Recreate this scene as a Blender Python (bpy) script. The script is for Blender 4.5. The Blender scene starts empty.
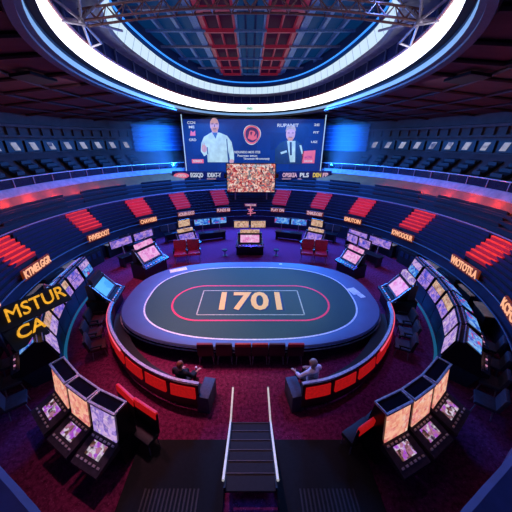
import bpy, bmesh, math, random
from mathutils import Vector, Matrix
random.seed(7)
C = bpy.context.scene.collection
PI = math.pi
def rad(d): return math.radians(d)
def lin(c): return c/12.92 if c <= .04045 else ((c+.055)/1.055)**2.4
def hx(s):
    s = s.lstrip('#')
    return tuple(lin(int(s[i:i+2], 16)/255) for i in (0, 2, 4)) + (1,)

# ------------------------------------------------------------------ materials
MATS = {}
def nt(name):
    m = bpy.data.materials.new(name); m.use_nodes = True
    t = m.node_tree
    return m, t, t.nodes['Principled BSDF']
def mat(name, c, rough=.5, metal=0, emis=None, es=0, var=.25, scale=12, bump=0, spec=.5, coat=0):
    """procedural: base colour varied by noise"""
    if name in MATS: return MATS[name]
    m, t, p = nt(name)
    base = hx(c)
    tc = t.nodes.new('ShaderNodeTexCoord'); nz = t.nodes.new('ShaderNodeTexNoise')
    nz.inputs['Scale'].default_value = scale; nz.inputs['Detail'].default_value = 3
    t.links.new(tc.outputs['Object'], nz.inputs['Vector'])
    r = t.nodes.new('ShaderNodeValToRGB')
    r.color_ramp.elements[0].position = .3; r.color_ramp.elements[1].position = .7
    r.color_ramp.elements[0].color = tuple(v*(1-var) for v in base[:3])+(1,)
    r.color_ramp.elements[1].color = tuple(min(1, v*(1+var)) for v in base[:3])+(1,)
    t.links.new(nz.outputs['Fac'], r.inputs['Fac'])
    t.links.new(r.outputs['Color'], p.inputs['Base Color'])
    p.inputs['Roughness'].default_value = rough; p.inputs['Metallic'].default_value = metal
    p.inputs['Specular IOR Level'].default_value = spec
    p.inputs['Coat Weight'].default_value = coat
    if bump:
        b = t.nodes.new('ShaderNodeBump'); b.inputs['Strength'].default_value = bump; b.inputs['Distance'].default_value = .01
        t.links.new(nz.outputs['Fac'], b.inputs['Height']); t.links.new(b.outputs['Normal'], p.inputs['Normal'])
    if emis:
        p.inputs['Emission Color'].default_value = hx(emis); p.inputs['Emission Strength'].default_value = es
    MATS[name] = m
    return m
def glow(name, c, s=1.0, var=.1, scale=3):
    if name in MATS: return MATS[name]
    m, t, p = nt(name)
    tc = t.nodes.new('ShaderNodeTexCoord'); nz = t.nodes.new('ShaderNodeTexNoise'); nz.inputs['Scale'].default_value = scale
    t.links.new(tc.outputs['Object'], nz.inputs['Vector'])
    r = t.nodes.new('ShaderNodeValToRGB'); b = hx(c)
    r.color_ramp.elements[0].position = .35; r.color_ramp.elements[1].position = .65
    r.color_ramp.elements[0].color = tuple(v*(1-var) for v in b[:3])+(1,); r.color_ramp.elements[1].color = b
    t.links.new(nz.outputs['Fac'], r.inputs['Fac'])
    p.inputs['Base Color'].default_value = (.02, .02, .02, 1); p.inputs['Roughness'].default_value = .4
    t.links.new(r.outputs['Color'], p.inputs['Emission Color']); p.inputs['Emission Strength'].default_value = s
    MATS[name] = m
    return m
def screen(name, cols, s=1.0, scale=7, stretch=(1, 1, 1)):
    """lit display showing blocky graphics: voronoi cells through a colour ramp"""
    if name in MATS: return MATS[name]
    m, t, p = nt(name)
    tc = t.nodes.new('ShaderNodeTexCoord'); mp = t.nodes.new('ShaderNodeMapping'); mp.inputs['Scale'].default_value = stretch
    oi = t.nodes.new('ShaderNodeObjectInfo'); ad = t.nodes.new('ShaderNodeVectorMath'); ad.operation = 'ADD'
    ml = t.nodes.new('ShaderNodeVectorMath'); ml.operation = 'SCALE'; ml.inputs['Scale'].default_value = 37
    t.links.new(oi.outputs['Random'], ml.inputs[0])
    t.links.new(tc.outputs['Object'], mp.inputs['Vector']); t.links.new(mp.outputs['Vector'], ad.inputs[0]); t.links.new(ml.outputs['Vector'], ad.inputs[1])
    v = t.nodes.new('ShaderNodeTexVoronoi'); v.inputs['Scale'].default_value = scale; v.distance = 'CHEBYCHEV'
    nz = t.nodes.new('ShaderNodeTexNoise'); nz.inputs['Scale'].default_value = scale*.8; nz.inputs['Detail'].default_value = 4
    t.links.new(ad.outputs['Vector'], v.inputs['Vector']); t.links.new(ad.outputs['Vector'], nz.inputs['Vector'])
    sp = t.nodes.new('ShaderNodeSeparateColor'); t.links.new(v.outputs['Color'], sp.inputs['Color'])
    mx = t.nodes.new('ShaderNodeMath'); mx.operation = 'ADD'
    m2 = t.nodes.new('ShaderNodeMath'); m2.operation = 'MULTIPLY'; m2.inputs[1].default_value = .5
    t.links.new(sp.outputs['Red'], mx.inputs[0]); t.links.new(nz.outputs['Fac'], mx.inputs[1]); t.links.new(mx.outputs[0], m2.inputs[0])
    r = t.nodes.new('ShaderNodeValToRGB'); n = len(cols)
    while len(r.color_ramp.elements) < n: r.color_ramp.elements.new(.5)
    for i, c in enumerate(cols):
        r.color_ramp.elements[i].position = .22+.56*i/max(1, n-1); r.color_ramp.elements[i].color = hx(c)
    t.links.new(m2.outputs[0], r.inputs['Fac'])
    p.inputs['Base Color'].default_value = (.01, .01, .012, 1); p.inputs['Roughness'].default_value = .25
    t.links.new(r.outputs['Color'], p.inputs['Emission Color']); p.inputs['Emission Strength'].default_value = s
    MATS[name] = m
    return m
def carpet_mat():
    m, t, p = nt('speckled_carpet')
    tc = t.nodes.new('ShaderNodeTexCoord')
    n1 = t.nodes.new('ShaderNodeTexNoise'); n1.inputs['Scale'].default_value = 9; n1.inputs['Detail'].default_value = 6; n1.inputs['Roughness'].default_value = .8
    v = t.nodes.new('ShaderNodeTexVoronoi'); v.inputs['Scale'].default_value = 14
    for q in (n1, v): t.links.new(tc.outputs['Object'], q.inputs['Vector'])
    r = t.nodes.new('ShaderNodeValToRGB'); e = r.color_ramp.elements
    e[0].position = .36; e[0].color = hx('48102f'); e[1].position = .66; e[1].color = hx('963466')
    t.links.new(n1.outputs['Fac'], r.inputs['Fac'])
    r2 = t.nodes.new('ShaderNodeValToRGB'); r2.color_ramp.elements[0].position = .05; r2.color_ramp.elements[0].color = (1, 1, 1, 1)
    r2.color_ramp.elements[1].position = .16; r2.color_ramp.elements[1].color = (0, 0, 0, 1)
    t.links.new(v.outputs['Distance'], r2.inputs['Fac'])
    mx = t.nodes.new('ShaderNodeMix'); mx.data_type = 'RGBA'; mx.inputs['B'].default_value = hx('b8649a')
    t.links.new(r2.outputs['Color'], mx.inputs['Factor']); t.links.new(r.outputs['Color'], mx.inputs['A'])
    t.links.new(mx.outputs['Result'], p.inputs['Base Color']); p.inputs['Roughness'].default_value = .95; p.inputs['Specular IOR Level'].default_value = .1
    b = t.nodes.new('ShaderNodeBump'); b.inputs['Strength'].default_value = .4; b.inputs['Distance'].default_value = .02
    t.links.new(n1.outputs['Fac'], b.inputs['Height']); t.links.new(b.outputs['Normal'], p.inputs['Normal'])
    return m
def glass_mat(name, c, alpha=.35):
    m, t, p = nt(name)
    p.inputs['Base Color'].default_value = hx(c); p.inputs['Roughness'].default_value = .15; p.inputs['Alpha'].default_value = alpha
    return m

CARPET = carpet_mat()
BLACK = mat('black_gloss_plastic', '101218', .3)
DARK = mat('dark_cabinet_laminate', '15161f', .45)
NAVY = mat('navy_bench_upholstery', '161f4a', .6, scale=5)
NAVY2 = mat('navy_bench_shell', '0c1024', .7)
STEP = mat('dark_tier_concrete', '12162c', .8, bump=.2)
CHROME = mat('brushed_steel', 'b9bcc8', .3, .9)
SILVER = mat('pale_silver_trim', 'd6d2dc', .35, .2)
RED = mat('red_upholstery', 'b01226', .55)
REDGLOW = mat('red_panel_added_glow', 'c01526', .5, emis='ff2020', es=.32)  # upholstery made to glow, no lamp behind it
MAROON = mat('maroon_upholstery', '4a1426', .6)
CHAR = mat('charcoal_upholstery', '1b1c26', .6)
GREYFAB = mat('slate_grey_upholstery', '3c4056', .6)
FELT = mat('grey_green_felt', '35544a', .9, var=.1, scale=40, bump=.1)
RIM = mat('slate_blue_padded_rim', '50587c', .5, var=.06, scale=2)
WHITE = mat('white_paint_line', 'e8e8e8', .6)
REDLINE = mat('glowing_red_line', 'd02438', .6, emis='ff2a3a', es=.25)  # flat marking with some glow added to its colour
GOLD = mat('glowing_gold_numeral', 'd0962a', .6, emis='ffc648', es=.42)  # printed digits given their own glow to brighten them
GREYC = mat('pale_concrete_fascia', '8f8aa0', .7, scale=3)
WALLUP = mat('grey_panel_wall', '3e363a', .7, scale=2)
ROOFD = mat('maroon_roof_panel', '4a2430', .75, scale=2)
RIBM = mat('dark_maroon_rib', '33161f', .6)
DRUM = mat('deep_blue_drum_wall', '0e1a56', .7, scale=2, spec=.1)
LEDGE = mat('grey_ledge_panel', '74769a', .6, scale=2)
STEELG = mat('grey_truss_steel', '9a8fa4', .45, .5)
STEELR = mat('rust_truss_steel', '70444a', .5, .3)
BEAMB = mat('pale_blue_beam', '5a80b8', .5, emis='5a90d8', es=.0)
BEAMR = mat('crimson_beam', '8a1836', .5, emis='90183a', es=.25)  # glow added so the beams read crimson
TAN = mat('tan_wood_counter', 'd09a68', .5, scale=4)
SKIN = mat('skin', 'c48a72', .5, var=.08)
HAIRB = mat('reddish_brown_hair', '8a4a32', .6, scale=40)
HAIRG = mat('grey_hair', 'b8aca4', .6, scale=40)
SHIRTW = mat('white_shirt_cloth', 'f0eaf2', .8, var=.06)
SHIRTB = mat('black_top_cloth', '17151c', .8)
TROUS = mat('dark_trouser_cloth', '1a1a24', .8)
PARA = mat('violet_grey_parapet', '3c3a66', .6, scale=2)
def led_mat(name, c, es, n, jc):
    m, t, p = nt(name)
    tc = t.nodes.new('ShaderNodeTexCoord'); sx = t.nodes.new('ShaderNodeSeparateXYZ'); t.links.new(tc.outputs['Object'], sx.inputs[0])
    def mth(op, a, b=None):
        k = t.nodes.new('ShaderNodeMath'); k.operation = op
        for i, q in enumerate((a, b)):
            if q is None: continue
            if isinstance(q, (int, float)): k.inputs[i].default_value = q
            else: t.links.new(q, k.inputs[i])
        return k.outputs[0]
    a = mth('FRACT', mth('MULTIPLY', mth('ARCTAN2', mth('MULTIPLY', sx.outputs[0], 2.0), sx.outputs[1]), n/(2*PI)))
    j = mth('LESS_THAN', a, .045)
    mx = t.nodes.new('ShaderNodeMix'); mx.data_type = 'RGBA'; mx.inputs['A'].default_value = hx(c); mx.inputs['B'].default_value = hx(jc)
    t.links.new(j, mx.inputs['Factor']); p.inputs['Base Color'].default_value = (.05, .05, .05, 1)
    t.links.new(mx.outputs['Result'], p.inputs['Emission Color']); p.inputs['Emission Strength'].default_value = es
    return m
LED = led_mat('white_led_panel', 'f4f8ff', 3.6, 84, '1c2440')
LED2 = led_mat('white_blue_led_panel', 'cbe6fa', 1.0, 76, '5a84b0')
LEDB = glow('pale_blue_led_strip', '82b4f0', .85, .1, 1)
CYAN = glow('cyan_edge_light', '1c8cff', 1.6)
SIGNL = glow('peach_sign_letters', 'ffb48a', 1.1)
SIGNP = glow('pink_sign_letters', 'e8b8d0', .85)
SIGNBOX = mat('orange_brown_sign_box', '3a1a14', .6, emis='c04a20', es=.22)
ORL = glow('amber_letters', 'ffb428', 1.05, .35, 9)
ROOFG = mat('blue_roof_glazing', '041430', .5, emis='0a4a90', es=.3, var=.6, scale=.5, spec=.05)  # emission stands in for blue light in the glass
ROOFR = mat('crimson_roof_bay', '0c0616', .6, emis='40103a', es=.3, spec=.05)  # bay panel given a faint glow, no lamp there
WIN = screen('lit_suite_window', ['3a3a5a', '9a9ab8', 'c8c8dc', '6a6a8a'], .6, 1.6)
S_PINK = screen('pink_game_screen', ['e070c0', 'f4a8dc', 'f0b8e6', 'd868b8', 'f8d0f0'], .95, 5)
S_PURP = screen('violet_game_screen', ['3a4ad0', '8a70e8', 'c89ae8', '5a50c0', 'e0a8d8'], .85, 6)
S_BLUE = screen('blue_game_screen', ['1850c8', '3a8af0', '8ac8ff', '2a50d0', 'e05070'], .85, 6)
S_CYAN = screen('cyan_game_screen', ['3aa0f0', '5cbcff', '48b0f8'], .95, 3)
S_ORNG = screen('peach_game_screen', ['f0907a', 'ffc0a0', 'f4a48c', 'e07070', 'ffd8c0'], .9, 7)
S_LAV = screen('lavender_game_screen', ['a88ad8', 'e0b8e8', 'c0a0f0', '7a60c0', 'f0d8f0'], .85, 7)
S_TAN = screen('tan_game_screen', ['c09070', 'f0d0b0', 'a07060', 'e8b890', 'd8a0b0'], .85, 8)
S_MULTI = screen('multicolour_deck_display', ['201830', '604030', 'c080a0', 'b040e0', 'f0e0f0', '40204a'], .8, 9)
S_CROWD = screen('crowd_picture', ['501828', 'b02840', 'f09080', 'f4e8e0', 'c04848', '207080', 'f0a890', '402050'], .95, 5.0)

# ------------------------------------------------------------------ mesh building
class MB:
    def __init__(s): s.v = []; s.f = []
    def add(s, vs, fs, M=None):
        o = len(s.v)
        s.v += [tuple(M @ Vector(p)) if M else tuple(p) for p in vs]
        s.f += [tuple(i+o for i in f) for f in fs]
        return s
    def box(s, x0, x1, y0, y1, z0, z1, b=0, M=None):
        if b <= 0:
            vs = [(x0,y0,z0),(x1,y0,z0),(x1,y1,z0),(x0,y1,z0),(x0,y0,z1),(x1,y0,z1),(x1,y1,z1),(x0,y1,z1)]
            fs = [(0,3,2,1),(4,5,6,7),(0,1,5,4),(1,2,6,5),(2,3,7,6),(3,0,4,7)]
            return s.add(vs, fs, M)
        bm = bmesh.new(); bmesh.ops.create_cube(bm, size=1)
        for v in bm.verts: v.co = Vector((x0+(v.co.x+.5)*(x1-x0), y0+(v.co.y+.5)*(y1-y0), z0+(v.co.z+.5)*(z1-z0)))
        bmesh.ops.bevel(bm, geom=list(bm.edges), offset=b, segments=2, profile=.6, affect='EDGES')
        bm.verts.index_update()
        s.add([v.co.copy() for v in bm.verts], [[v.index for v in f.verts] for f in bm.faces], M); bm.free()
        return s
    def prism(s, pts, y0, y1, axis='x', M=None):
        """polygon pts extruded; axis x: pts are (y,z) extruded in x; axis z: pts are (x,y); axis y: pts are (x,z)"""
        n = len(pts)
        if axis == 'x': vs = [(y0, a, b) for a, b in pts]+[(y1, a, b) for a, b in pts]
        elif axis == 'z': vs = [(a, b, y0) for a, b in pts]+[(a, b, y1) for a, b in pts]
        else: vs = [(a, y0, b) for a, b in pts]+[(a, y1, b) for a, b in pts]
        fs = [tuple(range(n))[::-1], tuple(range(n, 2*n))]+[(i, (i+1) % n, n+(i+1) % n, n+i) for i in range(n)]
        return s.add(vs, fs, M)
    def tube(s, pts, r, n=8, closed=False, r1=None, M=None):
        P = [Vector(p) for p in pts]; k = len(P); vs = []; fs = []
        up = Vector((0, 0, 1))
        for i, p in enumerate(P):
            if closed: d = P[(i+1) % k]-P[i-1]
            else: d = P[min(i+1, k-1)]-P[max(i-1, 0)]
            d.normalize()
            a = d.cross(up)
            if a.length < 1e-3: a = Vector((1, 0, 0))
            a.normalize(); b = a.cross(d)
            rr = r if r1 is None else r+(r1-r)*i/(k-1)
            vs += [p+a*rr*math.cos(2*PI*j/n)+b*rr*math.sin(2*PI*j/n) for j in range(n)]
        m = k if closed else k-1
        for i in range(m):
            for j in range(n):
                a0 = i*n+j; a1 = i*n+(j+1) % n; b0 = ((i+1) % k)*n+j; b1 = ((i+1) % k)*n+(j+1) % n
                fs.append((a0, a1, b1, b0))
        if not closed: fs += [tuple(range(n)), tuple(range((k-1)*n, k*n))[::-1]]
        return s.add(vs, fs, M)
    def sweep(s, path, prof, closed=False, M=None):
        """profile (offset to the left of travel, z) swept along an xy path; profile is a closed loop"""
        P = [Vector((p[0], p[1], 0)) for p in path]; k = len(P); n = len(prof); vs = []; fs = []
        for i, p in enumerate(P):
            d = (P[(i+1) % k]-P[i-1]) if closed else (P[min(i+1, k-1)]-P[max(i-1, 0)])
            d.normalize(); q = Vector((-d.y, d.x, 0))
            vs += [(p.x+q.x*a, p.y+q.y*a, z) for a, z in prof]
        for i in range(k if closed else k-1):
            for j in range(n):
                fs.append((i*n+j, i*n+(j+1) % n, ((i+1) % k)*n+(j+1) % n, ((i+1) % k)*n+j))
        if not closed: fs += [tuple(range(n)), tuple(range((k-1)*n, k*n))[::-1]]
        return s.add(vs, fs, M)
    def loft(s, rings, closed=False, M=None):
        n = len(rings[0]); vs = [p for r in rings for p in r]; fs = []
        for i in range(len(rings)-1):
            for j in range(n if closed else n-1):
                fs.append((i*n+j, i*n+(j+1) % n, (i+1)*n+(j+1) % n, (i+1)*n+j))
        return s.add(vs, fs, M)
    def ell(s, c, r, nu=14, nv=10, M=None):
        vs = [(c[0], c[1], c[2]-r[2])]; fs = []
        for i in range(1, nv):
            t = -PI/2+PI*i/nv
            vs += [(c[0]+r[0]*math.cos(t)*math.cos(2*PI*j/nu), c[1]+r[1]*math.cos(t)*math.sin(2*PI*j/nu), c[2]+r[2]*math.sin(t)) for j in range(nu)]
        vs.append((c[0], c[1], c[2]+r[2])); T = len(vs)-1
        for j in range(nu):
            fs.append((0, 1+(j+1) % nu, 1+j)); fs.append((T, T-nu+j, T-nu+(j+1) % nu))
        for i in range(nv-2):
            for j in range(nu):
                a = 1+i*nu
                fs.append((a+j, a+(j+1) % nu, a+nu+(j+1) % nu, a+nu+j))
        return s.add(vs, fs, M)
    def build(s, name, m, parent=None, smooth=False, loc=None):
        me = bpy.data.meshes.new(name); me.from_pydata(s.v, [], s.f); me.update()
        bm = bmesh.new(); bm.from_mesh(me); bmesh.ops.recalc_face_normals(bm, faces=bm.faces); bm.to_mesh(me); bm.free()
        if smooth:
            me.polygons.foreach_set('use_smooth', [True]*len(me.polygons)); me.set_sharp_from_angle(angle=rad(40))
        me.materials.append(m)
        o = bpy.data.objects.new(name, me); C.objects.link(o)
        if parent: o.parent = parent
        if loc: o.location = loc
        return o
def T(x=0, y=0, z=0, rx=0, ry=0, rz=0):
    return Matrix.Translation((x, y, z)) @ Matrix.Rotation(rz, 4, 'Z') @ Matrix.Rotation(ry, 4, 'Y') @ Matrix.Rotation(rx, 4, 'X')
def tag(o, label, cat=None, group=None, kind=None):
    o['label'] = label
    if cat: o['category'] = cat
    if group: o['group'] = group
    if kind: o['kind'] = kind
    return o
def thing(name, label, cat, loc=(0, 0, 0), rz=0, group=None):
    o = bpy.data.objects.new(name, None); C.objects.link(o); o.empty_display_size = .2
    o.location = loc; o.rotation_euler = (0, 0, rz)
    return tag(o, label, cat, group)
def struct(name, mb, m, label, cat, parent=None, smooth=False):
    o = mb.build(name, m, parent, smooth)
    return tag(o, label, cat, kind='structure') if not parent else o
def dup(root, loc, rz, label):
    m = {}
    def cp(o, par):
        c = o.copy(); C.objects.link(c)
        if par: c.parent = par
        for ch in list(o.children): cp(ch, c)
        return c
    r = cp(root, None); r.location = loc; r.rotation_euler = (0, 0, rz); r['label'] = label
    return r
def text_mesh(body, size, depth, bold=0.0, shear=0.0):
    cu = bpy.data.curves.new('lettering', 'FONT'); cu.body = body; cu.size = size; cu.extrude = depth; cu.offset = bold; cu.shear = shear
    cu.align_x = 'CENTER'; cu.align_y = 'CENTER'; cu.resolution_u = 3
    o = bpy.data.objects.new('lettering', cu); C.objects.link(o)
    me = bpy.data.meshes.new_from_object(o.evaluated_get(bpy.context.evaluated_depsgraph_get()))
    bpy.data.objects.remove(o); bpy.data.curves.remove(cu)
    return me
def text_obj(body, size, depth, m, parent, loc, rot, bold=0, fit=None, name='lettering', shear=0):
    me = text_mesh(body, size, depth, bold, shear); me.materials.clear(); me.materials.append(m)
    if fit:
        xs = [v.co.x for v in me.vertices]; w = max(xs)-min(xs); k = fit/w
        for v in me.vertices: v.co.x *= k
    o = bpy.data.objects.new(name, me); C.objects.link(o); o.parent = parent; o.location = loc; o.rotation_euler = rot
    return o
def face_rz(x, y, tx, ty):      # yaw that turns local +Y towards (tx,ty)
    return math.atan2(ty-y, tx-x)-PI/2

def sup(cy, rx, ry, t, n=2.0, cx=0):
    S, K = math.sin(t), math.cos(t)
    return (cx+rx*math.copysign(abs(S)**(2/n), S), cy+ry*math.copysign(abs(K)**(2/n), K))
def ring(cy, rx, ry, z, n=2.0, a0=-180, a1=180, k=96):
    m = k if abs(a1-a0) == 360 else k+1
    return [sup(cy, rx, ry, rad(a0+(a1-a0)*i/k), n)+(z,) for i in range(m)]

def egg(dr, z, cy=17.0, rx=7.2, rf=16.2, rn=12.7, k=120):
    o = []
    for i in range(k):
        a = 2*PI*i/k; S, K = math.sin(a), math.cos(a)
        if K >= 0: p = sup(cy, rx+dr, rf+dr, a, 2.3)
        else: p = sup(cy, rx+dr, rn+dr, a, 2.0)
        o.append((p[0], p[1], z))
    return o
# ------------------------------------------------------------------ the bowl
A0, A1 = -128, 128
FRONT = (13.5, 11.6, 11.7); WALK = (14.2, 13.3, 13.4); TOP = (15.5, 15.0, 15.3)
def lerp(a, b, u): return tuple(x+(y-x)*u for x, y in zip(a, b))
# floor
mb = MB(); mb.prism([sup(13, 19, 19, rad(a)) for a in range(0, 360, 6)], -.15, 0, 'z')
struct('floor', mb, CARPET, 'speckled magenta and plum carpet covering the arena floor', 'floor')
# tier front wall
mb = MB(); mb.loft([ring(*FRONT, 0, a0=A0, a1=A1), ring(*FRONT, 1.7, a0=A0, a1=A1)])
struct('wall_tier_front', mb, mat('dark_blue_tier_wall', '141a3c', .6, scale=2), 'dark curved wall around the floor below the first seating tier', 'wall')
NROW = 8
mb = MB(); rings = []
for k in range(NROW):
    a = lerp(FRONT, WALK, k/NROW); b = lerp(FRONT, WALK, (k+1)/NROW); z = 1.7+1.6*(k+.0)/NROW
    rings += [ring(*a, z, a0=A0, a1=A1), ring(*b, z, a0=A0, a1=A1)]
rings += [ring(*WALK, 3.3, a0=A0, a1=A1)]
W2 = tuple(lerp(WALK, TOP, .35)); rings.append(ring(*W2, 3.3, a0=A0, a1=A1))
for k in range(3):
    a = lerp(W2, TOP, k/3); b = lerp(W2, TOP, (k+1)/3); z = 3.3+.8*(k+1)/3
    rings += [ring(*a, z, a0=A0, a1=A1), ring(*b, z, a0=A0, a1=A1)]
mb.loft(rings)
struct('floor_lower_tier', mb, STEP, 'dark stepped terraces of the lower seating tier', 'seating tier')
# walkway edge trim and tier front rail lines
mb = MB(); mb.tube(ring(WALK[0], WALK[1]+.1, WALK[2]+.1, 3.36, a0=A0, a1=A1), .05, 6)
struct('trim_1', mb, mat('dusky_red_edge', '9a5068', .5), 'thin rose edge along the walkway above the first rows', 'trim')
mb = MB()
mb.tube(ring(13.5, 11.45, 11.55, 1.72, a0=A0, a1=A1), .035, 6)
mb.tube(ring(13.5, 11.4, 11.5, 1.15, a0=A0, a1=A1), .03, 6)
struct('trim_2', mb, mat('dull_blue_metal_line', '3a4668', .5), 'pair of thin blue metal edges along the tier front wall', 'trim')
# wall under balcony, orange light partly put into its colour; fascia
BAL = (16.6, 15.4, 16.6)
mb = MB(); mb.loft([ring(*TOP, 4.1, a0=A0, a1=A1), ring(BAL[0], BAL[1]-.25, BAL[2]-.25, 4.75, a0=A0, a1=A1)])
struct('wall_under_balcony', mb, mat('orange_lit_wall', '8a4824', .7, scale=1.5), 'warm lit wall band beneath the balcony fascia', 'wall')
mb = MB(); mb.loft([ring(BAL[0], BAL[1]-.25, BAL[2]-.25, 4.7, a0=A0, a1=A1), ring(BAL[0], BAL[1]-.3, BAL[2]-.3, 4.78, a0=A0, a1=A1), ring(*BAL, 5.2, a0=A0, a1=A1), ring(BAL[0], BAL[1]+.15, BAL[2]+.15, 5.2, a0=A0, a1=A1)])
struct('trim_3', mb, GREYC, 'pale grey concrete balcony fascia curving around the hall', 'balcony fascia', smooth=True)
# glass balustrade
b = thing('balcony_balustrade', 'dark glass balustrade with bright handrail along the balcony fascia', 'balustrade')
mb = MB(); mb.loft([ring(BAL[0], BAL[1]+.08, BAL[2]+.08, 5.2, a0=A0, a1=A1), ring(BAL[0], BAL[1]+.12, BAL[2]+.12, 5.72, a0=A0, a1=A1), ring(BAL[0], BAL[1]+.15, BAL[2]+.15, 5.72, a0=A0, a1=A1), ring(BAL[0], BAL[1]+.11, BAL[2]+.11, 5.2, a0=A0, a1=A1)])
mb.build('glass_panel', glass_mat('smoky_blue_glass', '1c2440', .55), b)
mb = MB(); mb.tube(ring(BAL[0], BAL[1]+.12, BAL[2]+.12, 5.75, a0=A0, a1=A1), .035, 6); mb.build('handrail', mat('bright_rail_metal', 'c8d0e0', .3, .4), b)
for k in range(48):
    p = sup(BAL[0], BAL[1]+.05, BAL[2]+.05, rad(A0+(A1-A0)*(k+.5)/48))
    MB().box(-.02, .02, -.02, .02, 5.2, 5.74, M=T(p[0], p[1])).build('post', STEELG, b)
# upper tier slope, wall with windows, roof
UP0 = (BAL[0], BAL[1]+.2, BAL[2]+.2); UP1 = (18.0, 18.2, 18.6)
mb = MB(); mb.loft([ring(*UP0, 5.15, a0=A0, a1=A1), ring(*lerp(UP0, UP1, .2), 5.25, a0=A0, a1=A1), ring(*UP1, 7.1, a0=A0, a1=A1)])
struct('floor_upper_tier', mb, mat('mauve_grey_tier', '483c42', .75, scale=1.5), 'sloping grey upper tier behind the balcony glass', 'seating tier')
mb = MB(); mb.loft([ring(*UP1, 7.1, a0=A0, a1=A1), ring(*UP1, 9.9, a0=A0, a1=A1)])
mb.loft([ring(18, 17.9, 18.3, 8.25, a0=A0, a1=A1), ring(18, 17.9, 18.3, 8.4, a0=A0, a1=A1), ring(*UP1, 8.4, a0=A0, a1=A1)])
mb.loft([ring(18, 17.8, 18.2, 8.95, a0=A0, a1=A1), ring(18, 17.8, 18.2, 9.15, a0=A0, a1=A1), ring(*UP1, 9.2, a0=A0, a1=A1)])
for k in range(90):
    a = rad(A0+(A1-A0)*(k+.5)/90); p = sup(18, 18.1, 18.5, a)
    mb.box(-.05, .05, -.08, .06, 8.4, 8.95, M=T(p[0], p[1], 0, rz=-a))
struct('wall_upper', mb, WALLUP, 'dim grey panelled wall above the upper tier', 'wall')
wi = 0
for sgn in (-1, 1):
    for k in range(12):
        a = sgn*rad(99-4.6*k); p = sup(18, 18.1, 18.5, a); rz = -math.atan2(p[0], p[1]-18)
        wi += 1
        w = MB().box(-.62, .62, -.12, .06, 7.22, 8.02, M=None)
        w = w.build('window_%d' % wi, mat('dark_window_frame', '10121c', .5)); w.location = (p[0], p[1], 0); w.rotation_euler = (0, 0, rz)
        tag(w, 'small lit suite window in the upper %s wall, number %d from the hall entrance end' % ('left' if sgn < 0 else 'right', k+1), 'window', kind='structure')
        MB().prism([(-.24-sgn*.12, 7.34), (.2-sgn*.12, 7.34), (.2+sgn*.12, 7.9), (-.24+sgn*.12, 7.9)], -.17, -.1, 'y').build('pane', WIN, w)
# roof
OUT = ring(18.0, 18.3, 18.7, 9.9, a0=0, a1=360, k=120)
RIMR = egg(.72, 10.8)
def mixr(u, dz=0): return [(a[0]+(b[0]-a[0])*u, a[1]+(b[1]-a[1])*u, a[2]+(b[2]-a[2])*u+dz) for a, b in zip(OUT, RIMR)]
mb = MB(); mb.loft([mixr(i/6) for i in range(7)], True)
struct('ceiling', mb, ROOFD, 'dark maroon roof underside sloping up to the lit ring', 'ceiling')
mb = MB()
for u in (.25, .5, .75):
    mb.tube(mixr(u, -.08), .07, 6, True)
for k in range(36):
    j = (k*10+5)//3; mb.tube([mixr(u, -.08)[j] for u in (0, .5, 1)], .08, 6)
struct('trim_4', mb, RIBM, 'dark ribs crossing the maroon roof underside', 'roof ribs')
for sgn in (-1, 1):
    for (x, y) in ((9.6, 8.0), (9.6, 10.5), (10.3, 6.2), (9.3, 13.2)):
        o = MB().box(-.45, .45, -.8, .8, -.06, .05).build('roof_vent', mat('black_vent_grille', '07070c', .8)); o.location = (sgn*x, y, 10.47); o.rotation_euler = (0, sgn*.14, 0)
        tag(o, 'black vent opening in the maroon roof, %s side, %s' % ('left' if sgn < 0 else 'right', {6.2: 'nearest the viewer', 8.0: 'second from the viewer', 10.5: 'third from the viewer', 13.2: 'fourth from the viewer'}[y]), 'vent')
# ring light
lr = thing('ring_light', 'huge oval white light ring framing the roof opening', 'light', (0, 18, 11))
def lring(dr, z): return [(x, y-18, z-11) for x, y, _ in egg(dr, z)]
mb = MB(); mb.loft([lring(0, 11.02), lring(-.03, 11.72)], True); mb.build('led_panel', LED, lr)
mb = MB(); mb.loft([lring(.0, 11.0), lring(.24, 10.98), lring(.24, 10.86)], True); mb.build('shadow_gap', mat('black_soffit', '0a0b14', .7), lr)
mb = MB(); mb.loft([lring(.24, 10.86), lring(.26, 10.66)], True); mb.build('led_strip', LEDB, lr)
mb = MB(); mb.loft([lring(.26, 10.66), lring(.4, 10.6), lring(.4, 10.52), lring(.6, 10.46), lring(.72, 10.8)], True); mb.build('rim', mat('dusky_rim', '4a3844', .5), lr)
mb = MB(); mb.tube(lring(-.06, 11.76), .06, 6, True); mb.build('edge_trim', mat('crimson_edge', '8a1c3c', .5), lr)
o = MB().box(-.42, .42, -.03, .03, 0, .34, .01).build('hanging_logo_plate', glow('teal_white_plate', 'd8fff4', 1.0)); o.location = (-.1, 33.02, 11.14)
tag(o, 'small plate with teal figure mounted at the middle of the lit ring', 'sign')
text_obj('WD', .3, .01, glow('teal_mark', '1fae90', .8), o, (0, -.05, .17), (PI/2, 0, 0), .01)
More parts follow.
